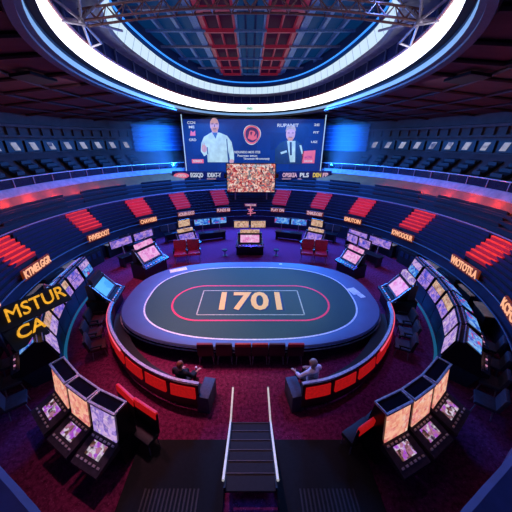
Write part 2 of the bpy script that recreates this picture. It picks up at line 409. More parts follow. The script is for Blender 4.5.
# drum between the rings
mb = MB()
def iring(dr, z): return egg(dr, z, 18.0, 6.7, 15.0, 9.8)
mb.loft([egg(.1, 11.75), egg(.12, 12.5)], True)
struct('wall_drum', mb, DRUM, 'deep blue drum wall between the two light rings', 'wall')
mb = MB()
for k in range(60):
    p = egg(.06, 0)[k*2]; mb.box(-.03, .03, -.04, .04, 11.75, 12.5, M=T(p[0], p[1]))
struct('trim_5', mb, mat('slate_rib', '42508c', .5), 'thin vertical ribs on the blue drum wall', 'trim')
mb = MB(); mb.loft([egg(.14, 12.48), iring(.1, 12.55), iring(0, 12.68)], True)
struct('trim_6', mb, LEDGE, 'grey ledge below the inner light ring', 'ledge', smooth=True)
ir = thing('inner_ring_light', 'smaller panelled pale light ring above the main light ring', 'light', (0, 18, 12.6))
mb = MB(); mb.loft([[(x, y-18, .1) for x, y, _ in iring(0, 0)], [(x, y-18, .68) for x, y, _ in iring(-.25, 0)]], True); mb.build('led_panel', LED2, ir)
mb = MB(); mb.loft([iring(-.25, 13.3), iring(0, 13.6), iring(.3, 14.7)], True)
struct('wall_upper_drum', mb, mat('night_blue_wall', '142a66', .6), 'dark blue wall band above the inner light ring', 'wall')
mb = MB(); mb.tube(iring(-.1, 13.75), .06, 6, True)
o = tag(mb.build('blue_cove_light', glow('blue_cove_glow', '2a8cff', 1.3)), 'glowing blue cove line around the roof glazing', 'light')
# roof glazing and bays
mb = MB(); mb.box(-7.5, 7.5, 1.2, 34.8, 14.75, 14.85)
struct('ceiling_glazing', mb, ROOFG, 'blue glazed roof seen through the ring opening', 'roof glazing')
for sgn, sd in ((-1, 'left'), (1, 'right')):
    mb = MB(); mb.box(sgn*1.87-.93, sgn*1.87+.93, 12, 33, 14.66, 14.74)
    struct('ceiling_bay', mb, ROOFR, 'crimson roof bay on the %s of the middle glazing' % sd, 'roof bay')
bi = 0
for x, w, m, nm in ((-.85, .06, BEAMB, 'inner'), (.85, .06, BEAMB, 'inner'), (-2.86, .14, BEAMR, 'crimson'), (2.86, .14, BEAMR, 'crimson'), (-1.0, .06, BEAMR, 'slim crimson'), (1.0, .06, BEAMR, 'slim crimson'), (-1.9, .04, BEAMR, 'hairline crimson'), (1.9, .04, BEAMR, 'hairline crimson'), (-3.3, .22, BEAMB, 'broad'), (3.3, .22, BEAMB, 'broad'), (-4.5, .1, BEAMB, 'narrow'), (4.5, .1, BEAMB, 'narrow'), (-5.7, .08, BEAMB, 'outer'), (5.7, .08, BEAMB, 'outer'), (-.3, .06, DRUM, 'blue middle'), (.3, .06, DRUM, 'blue middle')):
    o = MB().box(-w, w, -12.5, 12.0, -.28, 0).build('roof_beam', m); o.location = (x, 21, 14.66)
    tag(o, '%s lengthwise roof beam %s of the centre line under the glazing' % (nm, 'left' if x < 0 else 'right'), 'beam', 'roof beams')
for i, y in enumerate((17.5, 20.5, 23.5, 26.5, 29.5, 32)):
    o = MB().box(-6.6, 6.6, -.06, .06, -.14, 0).build('roof_purlin', BEAMB if i % 2 else STEELG); o.location = (0, y, 14.4)
    for s_ in (-1, 1): MB().box(s_*1.93-.9, s_*1.93+.9, -.09, .09, -.18, .02).build('crimson_sleeve', BEAMR, o)
    tag(o, 'crosswise roof purlin, %s from the big screen end' % ['sixth', 'fifth', 'fourth', 'third', 'second', 'first'][i], 'beam', 'roof purlins')
# trusses
def truss(name, label, y, z0, z1, m, span=6.3, dep=.42):
    t = thing(name, label, 'truss', (0, y, z0))
    def zz(x): return (z1-z0)*(1-(x/span)**2)
    N = 18; xs = [-span+2*span*i/N for i in range(N+1)]
    for dy, dz in ((-.22, 0), (.22, 0), (0, dep)):
        MB().tube([(x, dy, zz(x)+dz) for x in xs], .04, 6).build('chord', m, t)
    w = MB()
    for i in range(N):
        xa, xb = xs[i], xs[i+1]
        for dy in (-.22, .22): w.tube([(xa, dy, zz(xa)), ((xa+xb)/2, 0, zz((xa+xb)/2)+dep), (xb, dy, zz(xb))], .028, 5)
        w.tube([(xa, -.22, zz(xa)), (xa, .22, zz(xa))], .028, 5)
    w.build('web', m, t)
    return t
truss('roof_truss', 'rust red arched truss spanning the roof opening, lower of two', 12.2, 11.95, 12.35, STEELR)
truss('roof_truss', 'grey truss spanning the roof opening above the rust red truss', 13.6, 13.1, 13.5, STEELG, 6.0, .3)
for sgn, sd in ((-1, 'left'), (1, 'right')):
    t = thing('brace_cluster', 'spidery cluster of steel braces by the light ring on the %s' % sd, 'truss', (sgn*6.15, 12.0, 12.0))
    hub = Vector((0, 0, 0))
    MB().ell((0, 0, 0), (.16, .16, .16)).build('hub', STEELG, t, True)
    for e in ((.75, 1.8, -.3), (.9, -1.2, -.3), (-sgn*0-.4, 2.6, .5), (.3, -2.6, .3), (-1.0, .4, .9), (-.9, -1.4, .9), (.9, .2, -.1), (-.3, .6, -.5), (-.5, -.8, -.4), (.2, 1.2, .8)):
        MB().tube([(0, 0, 0), (e[0]*sgn, e[1], e[2])], .05, 6).build('strut', STEELG, t)
    MB().tube([(.75*sgn, 1.8, -.3), (-.3*sgn, .6, -.5), (-.5*sgn, -.8, -.4), (.9*sgn, -1.2, -.3)], .035, 6).build('strut', STEELG, t)

# ------------------------------------------------------------------ lower tier furniture
AIS = [13.4, 31.5, 49.2, 71.0, 96.5]
names_bl = {}
edges = [-122]+[-a for a in AIS[::-1]]+AIS+[122]
ordw = ['first', 'second', 'third', 'fourth', 'fifth', 'sixth', 'seventh', 'eighth']
def rowpt(u, a, dz=0): return sup(*lerp(FRONT, WALK, u), rad(a))
def blockname(i):
    k = i-5
    if k == 0: return 'middle block facing the viewer'
    return '%s block %s of the middle block' % (ordw[abs(k)-1], 'left' if k < 0 else 'right')
for i in range(len(edges)-1):
    e0, e1 = edges[i], edges[i+1]
    g0 = 2.9 if e0 in AIS or -e0 in AIS else 0; g1 = 2.9 if e1 in AIS or -e1 in AIS else 0
    if abs(e0) > 90: g0 += .3
    a0, a1 = e0+g0, e1-g1
    for k in range(NROW):
        u = (k+.5)/NROW; z = 1.7+1.6*k/NROW
        n = max(4, int((a1-a0)/2))
        path = [sup(*lerp(FRONT, WALK, u), rad(a0+(a1-a0)*j/n)) for j in range(n+1)]
        t = thing('bench_row', 'dark navy tiered bench, %s row up, %s' % (ordw[k], blockname(i)), 'bench', (path[n//2][0], path[n//2][1], z), 0, 'benches of the lower tier')
        off = [(p[0]-path[n//2][0], p[1]-path[n//2][1]) for p in path]
        MB().sweep(off, [(-.02, .0), (.1, .0), (.1, .12), (-.02, .12)]).build('seat', NAVY2, t)
        MB().sweep(off, [(-.03, .08), (-.0, .08), (-.02, .26), (-.06, .26)]).build('backrest', NAVY, t)
    for k in range(3):
        u = (k+.5)/3; z = 3.3+.8*(k+1)/3; n = max(4, int((a1-a0)/2))
        path = [sup(*lerp(W2, TOP, u), rad(a0+(a1-a0)*j/n)) for j in range(n+1)]
        t = thing('upper_bench_row', 'nearly black bench above the walkway, %s row up, %s' % (ordw[k], blockname(i)), 'bench', (path[n//2][0], path[n//2][1], z), 0, 'benches above the walkway')
        off = [(p[0]-path[n//2][0], p[1]-path[n//2][1]) for p in path]
        MB().sweep(off, [(-.02, .0), (.1, .0), (.1, .14), (-.02, .14)]).build('seat', NAVY2, t)
        MB().sweep(off, [(-.06, .08), (-.0, .08), (-.03, .2), (-.08, .2)]).build('backrest', NAVY2, t)
REDS = [glow('red_step_light_%d' % i, c, s, .3, 4) for i, (c, s) in enumerate((('b02a5a', .5), ('b82850', .6), ('d82438', .8), ('f02a22', 1.0), ('f83018', 1.1)))]  # far strips duller and pinker, haze put into the colour
TRD = [mat('glowing_step_tread_%d' % i, '7a1424', .6, emis=c, es=s) for i, (c, s) in enumerate((('8a1c50', .8), ('981c48', .9), ('b01830', .9), ('b01420', .5), ('b81018', .42)))]  # tread glow added for brightness, toned duller and pinker with distance
SIG = {13.4: ('FUNDS 83', 'PLAY ON'), 31.5: ('ACRUEN EXCO', 'ZNMUDOSEY'), 49.2: ('CNAWEIBS', 'ISMUTOIN'), 71.0: ('FVIVEIDOOT', 'IOWOOOUR'), 96.5: ('KTMELGGR', 'WIOTOTS.A'), 118: ('UUREN', 'KCFOSS')}
whichw = ['first', 'second', 'third', 'fourth', 'fifth', 'sixth']
for sgn, sd in ((-1, 'left'), (1, 'right')):
    for i, a in enumerate(AIS+[118]):
        aa = a*sgn
        p = sup(*FRONT, rad(aa)); rz = -math.atan2(p[0], p[1]-13.5)
        if i < 5:
            p2 = sup(*WALK, rad(aa+sgn*2.0)); p1 = sup(*lerp(FRONT, WALK, .28), rad(aa))
            t = thing('aisle_stairs', 'red lit aisle steps, %s aisle %s of the middle seating block' % (whichw[i], sd), 'stairs', (p1[0], p1[1], 2.15), 0, 'red lit aisles')
            d = Vector((p2[0]-p1[0], p2[1]-p1[1], 0)); L = d.length; d.normalize(); rzz = math.atan2(d.y, d.x)-PI/2
            hw = .82 if i > 1 else .75
            for k in range(6):
                y0 = L*k/6; z0 = 1.17*k/6
                s = MB().box(-hw, hw, y0-.02, y0+L/6, z0-.0, z0+.2, M=T(rz=rzz)).build('step', TRD[i], t)
                MB().box(-hw, hw, y0-.03, y0+.1, z0+.17, z0+.225, M=T(rz=rzz)).build('light_strip', REDS[i], s)
        # sign
        n = Vector((p[0], p[1]-13.5, 0)).normalized()
        w = [1.25, 1.5, 1.45, 1.7, 2.1, 1.9][i]; h = [.3, .32, .36, .4, .46, .46][i]
        q = Vector((p[0], p[1], 0))-n*.16
        t = thing('aisle_sign', 'glowing peach lettered sign at the foot of the %s red aisle %s of the middle' % (whichw[i], sd) if i < 5 else 'glowing lettered sign on the tier edge, furthest %s along the wall' % sd, 'sign', (q.x, q.y, 1.62), rz, 'aisle signs')
        MB().box(-w/2-.05, w/2+.05, -.05, .05, 0, h+.1, .015).build('sign_box', SIGNBOX, t)
        text_obj(SIG[a][0 if sgn < 0 else 1], h*1.25, .015, SIGNL if i > 1 else SIGNP, t, (0, -.07, h/2+.05), (PI/2, 0, 0), .012, w)
# centre crest sign
t = thing('crest_sign', 'small pink crest sign at the middle of the tier front', 'sign', (0, 25.0, 1.5))
MB().box(-.6, .6, -.04, .04, .62, .9, .01).build('sign_box', mat('dark_rose_box', '4a1834', .6, emis='8a2a5a', es=.3), t)
text_obj('VEMIDKM', .26, .012, SIGNP, t, (0, -.06, .76), (PI/2, 0, 0), .005, 1.05)
MB().box(-.05, .05, -.04, .04, -.3, .62).build('stem', glow('pink_neon', 'f080a0', .8), t)
mb = MB()
for a in range(5):
    an = rad(90+72*a); mb.tube([(0, -.06, .3), (.3*math.cos(an), -.06, .3+.24*math.sin(an))], .05, 6)
mb.tube([(-.3, -.06, -.1), (.5, -.06, 0)], .04, 6)
mb.build('crest', glow('pink_neon', 'f080a0', .8), t)

# upper tier dark seat blocks
for sgn, sd in ((-1, 'left'), (1, 'right')):
    for k in range(11):
        a = sgn*rad(100-5.3*k)
        p = sup(*lerp(UP0, UP1, .42), a); rz = -math.atan2(p[0], p[1]-17.5)
        t = thing('seat_block', 'dark sloping seat block on the upper %s tier, %s from the open end' % (sd, ['first', 'second', 'third', 'fourth', 'fifth', 'sixth', 'seventh', 'eighth', 'ninth', 'tenth', 'eleventh', 'twelfth', 'thirteenth'][k]), 'seating', (p[0], p[1], 5.55), rz, 'upper tier seat blocks')
        w = .5+.25*((k*7) % 3)/2
        m = mat('blackish_seat_block', '0c0c16', .7)
        MB().prism([(-.75, -.35), (-.75, .12), (.95, 1.15), (.95, .6)], -w, w*.4, 'x').build('block', m, t)
        for j in range(3):
            MB().box(-w*.9, w*.3, -.5+.5*j, -.42+.5*j, .15+.3*j, .5+.3*j, .02).build('seat_back', CHAR, t)

# ------------------------------------------------------------------ big screen and boards
def flat(mb, pts, y=0, th=.01):
    mb.prism(pts, y-th, y, 'y'); return mb
SY = 30.0
bs = thing('big_screen', 'giant blue video screen showing two presenters and round emblem', 'screen', (.5, SY, 4.75))
MB().box(-7.85, 7.85, 0, .3, -.1, 5.45, .03).build('frame', mat('navy_screen_frame', '0a1440', .5), bs); bs.scale = (.965, 1, 1); bs.location.x = .32
MB().box(-7.6, 7.6, -.04, 0, .05, 5.3).build('display', screen('deep_blue_display', ['082a80', '0a3498', '092e8a'], .8, .6), bs)
def pic(name, m, polys, y=-.06):
    if len(polys) > 8:
        mb = MB()
        for p in polys: flat(mb, p, y)
        return mb.build(name, m, bs)
    for p in polys: flat(MB(), p, y).build(name, m, bs)
def circ(cx, cz, rx, rz, n=24, a0=0, a1=360): return [(cx+rx*math.cos(rad(a0+(a1-a0)*i/n)), cz+rz*math.sin(rad(a0+(a1-a0)*i/n))) for i in range(n)]
def px(x, y):   # photograph-of-screen layout units to screen metres
    return ((x-253.0)*.1158, (174.0-y)*.1015)
def P(l): return [px(*q) for q in l]
W1 = glow('screen_shirt_white', 'bfe4f0', .9, .25, 1.5); SK = glow('screen_skin', 'd8a8b8', .85, .2, 3); DK = glow('screen_suit_dark', '101c48', .7, .5, 2)
pic('presenter_shirt', W1, [P([(202,152),(203,144),(206,138),(213,134),(221,134),(228,137),(232,143),(234,154),(234,161),(230,162),(229,152),(228,163),(208,163),(208,155),(205,157)])])
pic('presenter_head', SK, [circ(*px(216.5, 127), .48, .66), P([(213.5,129),(219.5,129),(219,136),(214,136)])], -.062)
pic('presenter_collar', glow('screen_shadow', '3a5a90', .7), [P([(214,134),(219,134),(217,140)]), P([(227,140),(228,140),(229,163),(228,163)]), P([(208,148),(209,148),(209,155),(208,155)])], -.068)
pic('presenter_face', glow('screen_face_mark', '6a3a60', .7), [P([(213.6,125.6),(215.6,125.6),(215.6,126.4),(213.6,126.4)]), P([(217.5,125.6),(219.5,125.6),(219.5,126.4),(217.5,126.4)]), P([(215,130.2),(218,130.2),(218,131),(215,131)]), P([(216.2,126.5),(216.9,126.5),(217,129),(216,129)])], -.075)
pic('presenter_hand', SK, [circ(*px(205.5, 149.5), .3, .38), P([(203.5,149),(204.3,149),(204.6,144.5),(204,144.5)]), P([(205,148),(205.8,148),(206.2,144),(205.6,144)]), circ(*px(231.5, 162), .26, .22)], -.07)
pic('guest_jacket', DK, [P([(274,165),(274,150),(278,144),(285,141),(293,141),(299,145),(302,152),(301,165)])])
pic('guest_shirt', W1, [P([(285,142),(293,142),(294,163),(289,163)]), P([(297,146),(299,146),(301,154),(300,155)]), P([(279,153),(285,151),(285.5,153),(280,155)])], -.068)
pic('guest_tie', DK, [P([(287.5,143),(289.5,143),(290.5,156),(288.5,156)])], -.075)
pic('guest_head', SK, [circ(*px(288, 135), .5, .7), P([(285.5,138),(290.5,138),(290,143),(286,143)])], -.062)
pic('guest_hair', glow('screen_hair', 'd8c090', .6, .3, 4), [P([(283,133),(284,129),(288,127.5),(292,129),(293,133),(290,131),(286,131)])], -.075)
pic('guest_face', glow('screen_face_mark', '6a3a60', .7), [P([(285.2,134),(287.2,134),(287.2,134.8),(285.2,134.8)]), P([(289,134),(291,134),(291,134.8),(289,134.8)]), P([(286.4,138),(289.6,138),(289.6,138.7),(286.4,138.7)])], -.08)
CORAL = glow('screen_coral', 'f06a80', .85)
def ringpoly(cx, cz, r0, r1, n=28):
    mb = []
    for i in range(n):
        a, b = 2*PI*i/n, 2*PI*(i+1)/n
        k = .05*math.sin(3*a+.6); k2 = .05*math.sin(3*b+.6)
        mb.append([(cx+(r0+k*.4)*math.cos(a), cz+(r0+k*.4)*math.sin(a)), (cx+(r1+k)*math.cos(a), cz+(r1+k)*math.sin(a)), (cx+(r1+k2)*math.cos(b), cz+(r1+k2)*math.sin(b)), (cx+(r0+k2*.4)*math.cos(b), cz+(r0+k2*.4)*math.sin(b))])
    return mb
ec = px(251.5, 136)
pic('emblem_ring', CORAL, ringpoly(ec[0], ec[1], .72, .88))
pic('emblem_disc', glow('emblem_dark', '5a2a60', .7), [circ(ec[0], ec[1], .66, .66)])
pic('emblem_loop', CORAL, ringpoly(ec[0], ec[1]+.1, .2, .32, 16), -.085)
mb = [P([(247.5,139.5),(249,134),(250.5,138),(252.5,132),(254,138),(256,135),(256,140),(252,141.5)])]
pic('emblem_figure', CORAL, mb, -.075)
pic('emblem_outline', glow('screen_white', 'dfe8f8', .8), ringpoly(ec[0], ec[1], .9, .95))
SW = glow('screen_white', 'dfe8f8', .8)
def stext(body, x, y, h, w, m=SW): 
    q = px(x, y); return text_obj(body, h, .004, m, bs, (q[0], -.07, q[1]), (PI/2, 0, 0), .006, w, 'screen_text')
stext('RIDUNDO MOS ITEE', 247, 153, .32, 2.9); stext('Pooreeo emun', 247, 156.5, .3, 2.2); stext('Tbgomsin Mronnmady', 256, 159.5, .28, 3.0)
stext('RUPANIT', 285, 127.5, .42, 2.3); stext('CCN', 195, 125, .34, .85); stext('ME', 195, 129, .34, .6); stext('GRD', 195, 141, .34, .8); stext('2E', 312, 127, .3, .6); stext('FIT', 312, 134, .28, .6); stext('UIZ', 311, 143, .28, .7)
pic('side_badge', CORAL, [P([(193,137),(194,132),(196,134),(198,132),(198,137)]), P([(192.5,160),(204,160),(204,164),(192.5,164)]), P([(300.5,152),(313,151),(313,164),(300.5,164)])])
stext('SEMID', 198, 162, .3, 1.0); stext('eCNL', 307, 158, .34, .9, mat('crimson_text', '8a1c3c', .5, emis='b02040', es=.5)); stext('KIUNE', 307, 162, .26, .9)
for x in (-7.72, 7.72): MB().tube([(x, -.1, .0), (x, -.1, 6.2)], .045, 8).build('edge_light', glow('pale_blue_tube', 'b8dcff', 1.0), bs)
# ribbon boards
RB = mat('black_board', '08102c', .4)
for nm, x0, x1, z, items in (('left', -8.6, -2.9, 4.0, [('oCRPOo', -7.6, 1.3, CORAL), ('EGSQD', -5.9, 1.4, SW), ('IDEAT-Y', -4.0, 1.5, SW)]), ('right', 3.1, 8.9, 4.0, [('OPISKEA', 4.3, 1.6, SIGNP), ('PLS', 5.9, 1.0, SW), ('DEN', 7.3, .9, glow('yellow_text', 'f0d040', .9)), ('FP', 8.2, .6, SIGNP)])):
    t = thing('ribbon_board', 'narrow lit message board under the big screen, %s of the hanging screen' % nm, 'screen', ((x0+x1)/2, 29.4, z))
    cx = (x0+x1)/2
    MB().box(x0-cx, x1-cx, -.1, .1, 0, 1.0, .02).build('frame', RB, t)
    for bdy, x, w, m in items:
        if m is CORAL: 
            MB().prism(circ(x-cx, .52, .85, .3), -.13, -.11, 'y').build('badge', CORAL, t); text_obj(bdy, .4, .004, SW, t, (x-cx, -.14, .52), (PI/2, 0, 0), .005, w*.8)
        else: text_obj(bdy, .62, .004, m, t, (x-cx, -.12, .56), (PI/2, 0, 0), .02, w)
    for k in range(3): MB().box((x1-x0)*(k*.3-.35)-.5, (x1-x0)*(k*.3-.35)+.5, -.12, -.1, .14, .2).build('caption_line', SIGNP, t)
t = thing('hanging_screen', 'bright video screen of a red and white crowd below the giant screen', 'screen', (.05, 26.25, 3.3))
MB().box(-2.45, 2.45, 0, .25, -.08, 2.75, .03).build('frame', BLACK, t)
MB().box(-2.35, 2.35, -.03, 0, 0, 2.67).build('display', S_CROWD, t)
text_obj('VI A OICJRAPIVED', .26, .004, SW, t, (.2, -.05, 2.5), (PI/2, 0, 0), .005, 3.6)
for x in (-1.6, 1.6): MB().tube([(x, .14, 0), (x, .14, -1.05)], .07, 8).build('support', STEELG, t)
# louvred blue walls beside the screen
for sgn, sd in ((-1, 'left'), (1, 'right')):
    t = thing('louvre_panel', 'curved ribbed blue lit wall panel beside the %s edge of the big screen' % sd, 'wall panel', (0, 18, 6.9))
    arc = [sup(0, 17.75, 18.15, rad(sgn*(21+25*k/14))) for k in range(15)]
    if sgn > 0: arc = arc[::-1]
    MB().sweep(arc, [(0, 0), (-.06, 0), (-.06, 2.75), (0, 2.75)]).build('backing', mat('blue_louvre_backing', '2a4a90', .5, scale=1), t)
    for k in range(6): MB().sweep(arc, [(.0, .15+.45*k), (.22, .13+.45*k), (.22, .19+.45*k), (.0, .21+.45*k)]).sweep(arc, [(-.28, .15+.45*k), (-.06, .15+.45*k), (-.06, .2+.45*k), (-.28, .2+.45*k)]).build('louvre', mat('blue_louvre', '3a66b8', .5), t)

# ------------------------------------------------------------------ the table
TC = (0, 10.95)
gt = thing('gaming_table', 'vast rounded gaming table with grey green felt and blue padded rim', 'table', (0, TC[1], 0))
def tring(a, b, z, n=2.6, k=120):
    d = .2 if b > 3.25 or z < .5 else 0
    return [sup(d*.9, a, b-d*.8, 2*PI*i/k, n)+(z,) for i in range(k)]
mb = MB(); mb.loft([tring(5.6, 3.2, .0), tring(5.6, 3.2, .12), tring(5.5, 3.1, .2), tring(5.9, 3.65, .58)], True); mb.build('skirt', mat('blue_black_skirt', '12162c', .5), gt, True)
mb = MB(); mb.loft([tring(5.9, 3.65, .56), tring(6.2, 3.84, .56), tring(6.2, 3.84, .62), tring(5.9, 3.65, .62)], True); mb.build('drink_ledge', mat('glossy_black_ledge', '10131f', .2), gt)
mb = MB(); mb.tube(tring(6.21, 3.85, .6), .028, 6, True); mb.build('ledge_edge', SILVER, gt)
mb = MB(); mb.loft([tring(5.9, 3.65, .62), tring(6.1, 3.85, .78), tring(6.17, 3.92, .84), tring(6.12, 3.88, .9), tring(5.12, 3.2, .9), tring(5.08, 3.16, .885)], True); mb.build('rim', RIM, gt, True)
mb = MB(); mb.tube(tring(6.14, 3.9, .79), .03, 6, True); mb.build('rim_edge', mat('steel_blue_edge', '8a9ac8', .4, .4), gt)
mb = MB(); mb.add(tring(5.1, 3.18, .886), [tuple(range(120))]); mb.build('felt', FELT, gt)
mb = MB(); mb.loft([tring(5.1, 3.18, .905), tring(5.03, 3.11, .905)], True); mb.build('white_line', WHITE, gt)
def stad(L, R, z, k=40): # stadium
    o = []
    for i in range(k+1): a = -PI/2+PI*i/k; o.append((L+R*math.cos(a), -.5+R*math.sin(a), z))
    for i in range(k+1): a = PI/2+PI*i/k; o.append((-L+R*math.cos(a), -.5+R*math.sin(a), z))
    return o
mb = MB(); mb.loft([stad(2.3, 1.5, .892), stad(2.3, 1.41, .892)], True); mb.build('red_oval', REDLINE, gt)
mb = MB()
for (x0, x1, y0, y1) in ((-2.45, 2.45, -1.58, -1.53), (-2.45, 2.45, .45, .5), (-2.45, -2.4, -1.58, .5), (2.4, 2.45, -1.58, .5)): mb.box(x0, x1, y0, y1, .886, .891)
mb.build('rectangle_line', mat('pale_olive_line', 'b8bc90', .6), gt)
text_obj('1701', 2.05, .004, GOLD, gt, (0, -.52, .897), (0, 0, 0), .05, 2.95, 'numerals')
text_obj('1701', 2.05, .002, mat('black_outline', '14181a', .6), gt, (.05, -.56, .892), (0, 0, 0), .08, 3.05, 'numeral_outline')
for x, y, sx, sy, rz, lb in ((-4.35, 13.75, .5, .2, .45, 'white card lying on the back left curve of the table rim'), (5.35, 11.35, .22, .3, .3, 'white card lying on the table rim near the pink screen machine'), (5.55, 10.95, .14, .2, .3, 'small slip lying on the rim in front of the white card'), (1.9, 14.55, .09, .06, .2, 'tiny white chip on the back rim near the red chair pair')):
    o = MB().box(-sx, sx, -sy, sy, 0, .012).build('card' if sx > .1 else 'chip', mat('white_card', 'f4f0e4', .5)); o.location = (x, y, .901); o.rotation_euler = (0, 0, rz)
    tag(o, lb, 'card' if sx > .1 else 'chip')

# ------------------------------------------------------------------ chairs
def chair(name, label, sm, bm_, cap, w=.56, arms=True, group=None, capmat=None):
    t = thing(name, label, 'chair', group=group)
    MB().box(-w/2, w/2, -.26, .3, .38, .5, .04).build('seat', sm, t, True)
    bk = MB().box(-w/2, w/2, -.06, .06, 0, .56, .04, M=T(0, -.27, .44, rx=rad(9))).build('backrest', bm_, t, True)
    if capmat: MB().box(-w/2+.01, w/2-.01, -.075, .075, cap, .6, .035, M=T(0, -.27, .44, rx=rad(9))).build('head_pad', capmat, bk, True)
    if arms:
        for s in (-1, 1): MB().box(s*w/2-.04, s*w/2+.04, -.22, .2, .6, .65, .02).box(s*w/2-.025, s*w/2+.025, .1, .16, .4, .6, .01).build('armrest', BLACK, t, True)
    for sx in (-1, 1):
        for sy in (-1, 1): MB().tube([(sx*(w/2-.06), sy*.2+.02, .4), (sx*(w/2-.03), sy*.25+.02, 0)], .022, 6, r1=.016).build('leg', STEELG, t)
    return t
kinds = [(-1.71, 'P'), (-1.0, 'D'), (-.28, 'R'), (.36, 'R'), (1.0, 'D'), (1.71, 'R')]
lbs = ['black chair with purple red cap, leftmost of the six along the table front', 'black chair with dusky cap, second from left along the table front', 'bright red capped chair left of the middle along the table front', 'red capped chair right of the middle along the table front', 'black chair with dim plum cap, fifth along the table front', 'red capped chair at the right end of the table front row']
PLUM = mat('plum_upholstery', '7a2848', .6); DPLUM = mat('dim_plum_upholstery', '4a2440', .6)
for (x, k), lb in zip(kinds, lbs):
    c = chair('table_chair', lb, CHAR, BLACK, {'R': .46, 'P': .5, 'D': .53}[k], .58, False, 'chairs along the table front', {'P': PLUM, 'D': DPLUM, 'R': RED}[k])
    c.location = (x, 7.56, .0); c.scale = (1.08, .6, 1.1); c.rotation_euler = (0, 0, 0)
side = [(6.62, 9.75), (6.35, 8.95), (5.95, 8.2), (5.45, 7.55)]
for sgn, sd in ((-1, 'left'), (1, 'right')):
    for i, (x, y) in enumerate([(7.1, 9.6), (6.75, 8.75), (6.2, 8.0)] if 1 else []):
        rz = face_rz(sgn*x, y, 0, 11.2)
        c = chair('armchair', 'dark armchair with %s seat behind the %s booth, %s from the screens' % ('maroon' if sgn < 0 else 'slate', sd, ordw[i]), MAROON if sgn < 0 else GREYFAB, CHAR, .4, .66, True, 'armchairs at the table ends')
        c.location = (sgn*x, y, 0); c.rotation_euler = (0, 0, rz)
    for i, (x, y) in enumerate(((5.0, 16.75), (4.08, 16.95))):
        c = chair('red_chair', 'red chair in the pair behind the table %s, %s seat' % (sd, 'outer' if i == 0 else 'inner'), mat('rose_red_upholstery', 'c82444', .5), mat('rose_red_upholstery', 'c82444', .5), .4, .68, True, 'red chair pairs behind the table')
        c.location = (sgn*x, y, 0); c.scale = (1.3, 1.35, 1.55); c.rotation_euler = (0, 0, PI+sgn*-.22)
    for i, (x0, y0, x1, y1) in enumerate(((4.03, 5.19, 3.41, 4.75), (3.36, 4.75, 2.6, 4.33))):
        x, y = (x0+x1)/2*sgn, (y0+y1)/2
        c = chair('red_backed_chair', 'chair with long red padded back, %s of two by the %s front slot bank' % ('inner' if i else 'outer', sd), CHAR, BLACK, .4, .92, False, 'red backed chairs by the front banks', REDGLOW)
        c.location = (x+sgn*.03, y-.04, 0); c.scale = (1, .68, 1.38); c.rotation_euler = (0, 0, math.atan2((y1-y0), (x1-x0)*sgn)+(PI if sgn > 0 else PI))
    
    for i, (x, y) in enumerate(((9.5, 7.95), (8.9, 7.1), (8.15, 6.3), (7.4, 5.55))):
        if sgn < 0 and i < 1: continue
        c = chair('player_chair', 'shadowed slate chair outside the %s slot bank, %s from the viewer' % (sd, ordw[3-i]), GREYFAB, GREYFAB, .4, .6, False, 'shadowed chairs outside the slot banks')
        c.location = (sgn*(x+.1), y, 0); c.rotation_euler = (0, 0, face_rz(sgn*x, y, sgn*(x-1), y+.8))
    o = thing('floor_stool', 'little black stool on the carpet behind the table, %s of the middle machine' % sd, 'stool', (sgn*1.95, 17.9, 0))
    MB().tube([(0, 0, .42), (0, 0, .5)], .2, 14).build('seat', BLACK, o); MB().tube([(0, 0, .03), (0, 0, .42)], .05, 8).build('stem', STEELG, o); MB().tube([(0, 0, 0), (0, 0, .03)], .18, 14).build('base', BLACK, o)

# ------------------------------------------------------------------ booths
def catmull(pts, k=8):
    P_ = [Vector(p) for p in pts]; P_ = [P_[0]*2-P_[1]]+P_+[P_[-1]*2-P_[-2]]; o = []
    for i in range(1, len(P_)-2):
        for j in range(k):
            t = j/k; a, b, c, d = P_[i-1:i+3]
            o.append(.5*((2*b)+(c-a)*t+(2*a-5*b+4*c-d)*t*t+(3*b-3*c+d-a)*t**3))
    o.append(P_[-2]); return [(p.x, p.y) for p in o]
BP = [(-6.45, 10.0), (-6.15, 9.1), (-5.55, 8.1), (-4.6, 7.05), (-3.6, 6.3), (-2.55, 5.8), (-1.6, 5.58)]
BPATH = catmull(BP, 8)
def sub(path, a, b, n=8):
    L = [0]
    for p, q in zip(path, path[1:]): L.append(L[-1]+math.dist(p, q))
    tot = L[-1]; o = []
    for i in range(n+1):
        s = (a+(b-a)*i/n)*tot
        for j in range(len(L)-1):
            if L[j+1] >= s-1e-9:
                u = (s-L[j])/(L[j+1]-L[j]); o.append((path[j][0]+(path[j+1][0]-path[j][0])*u, path[j][1]+(path[j+1][1]-path[j][1])*u)); break
    return o
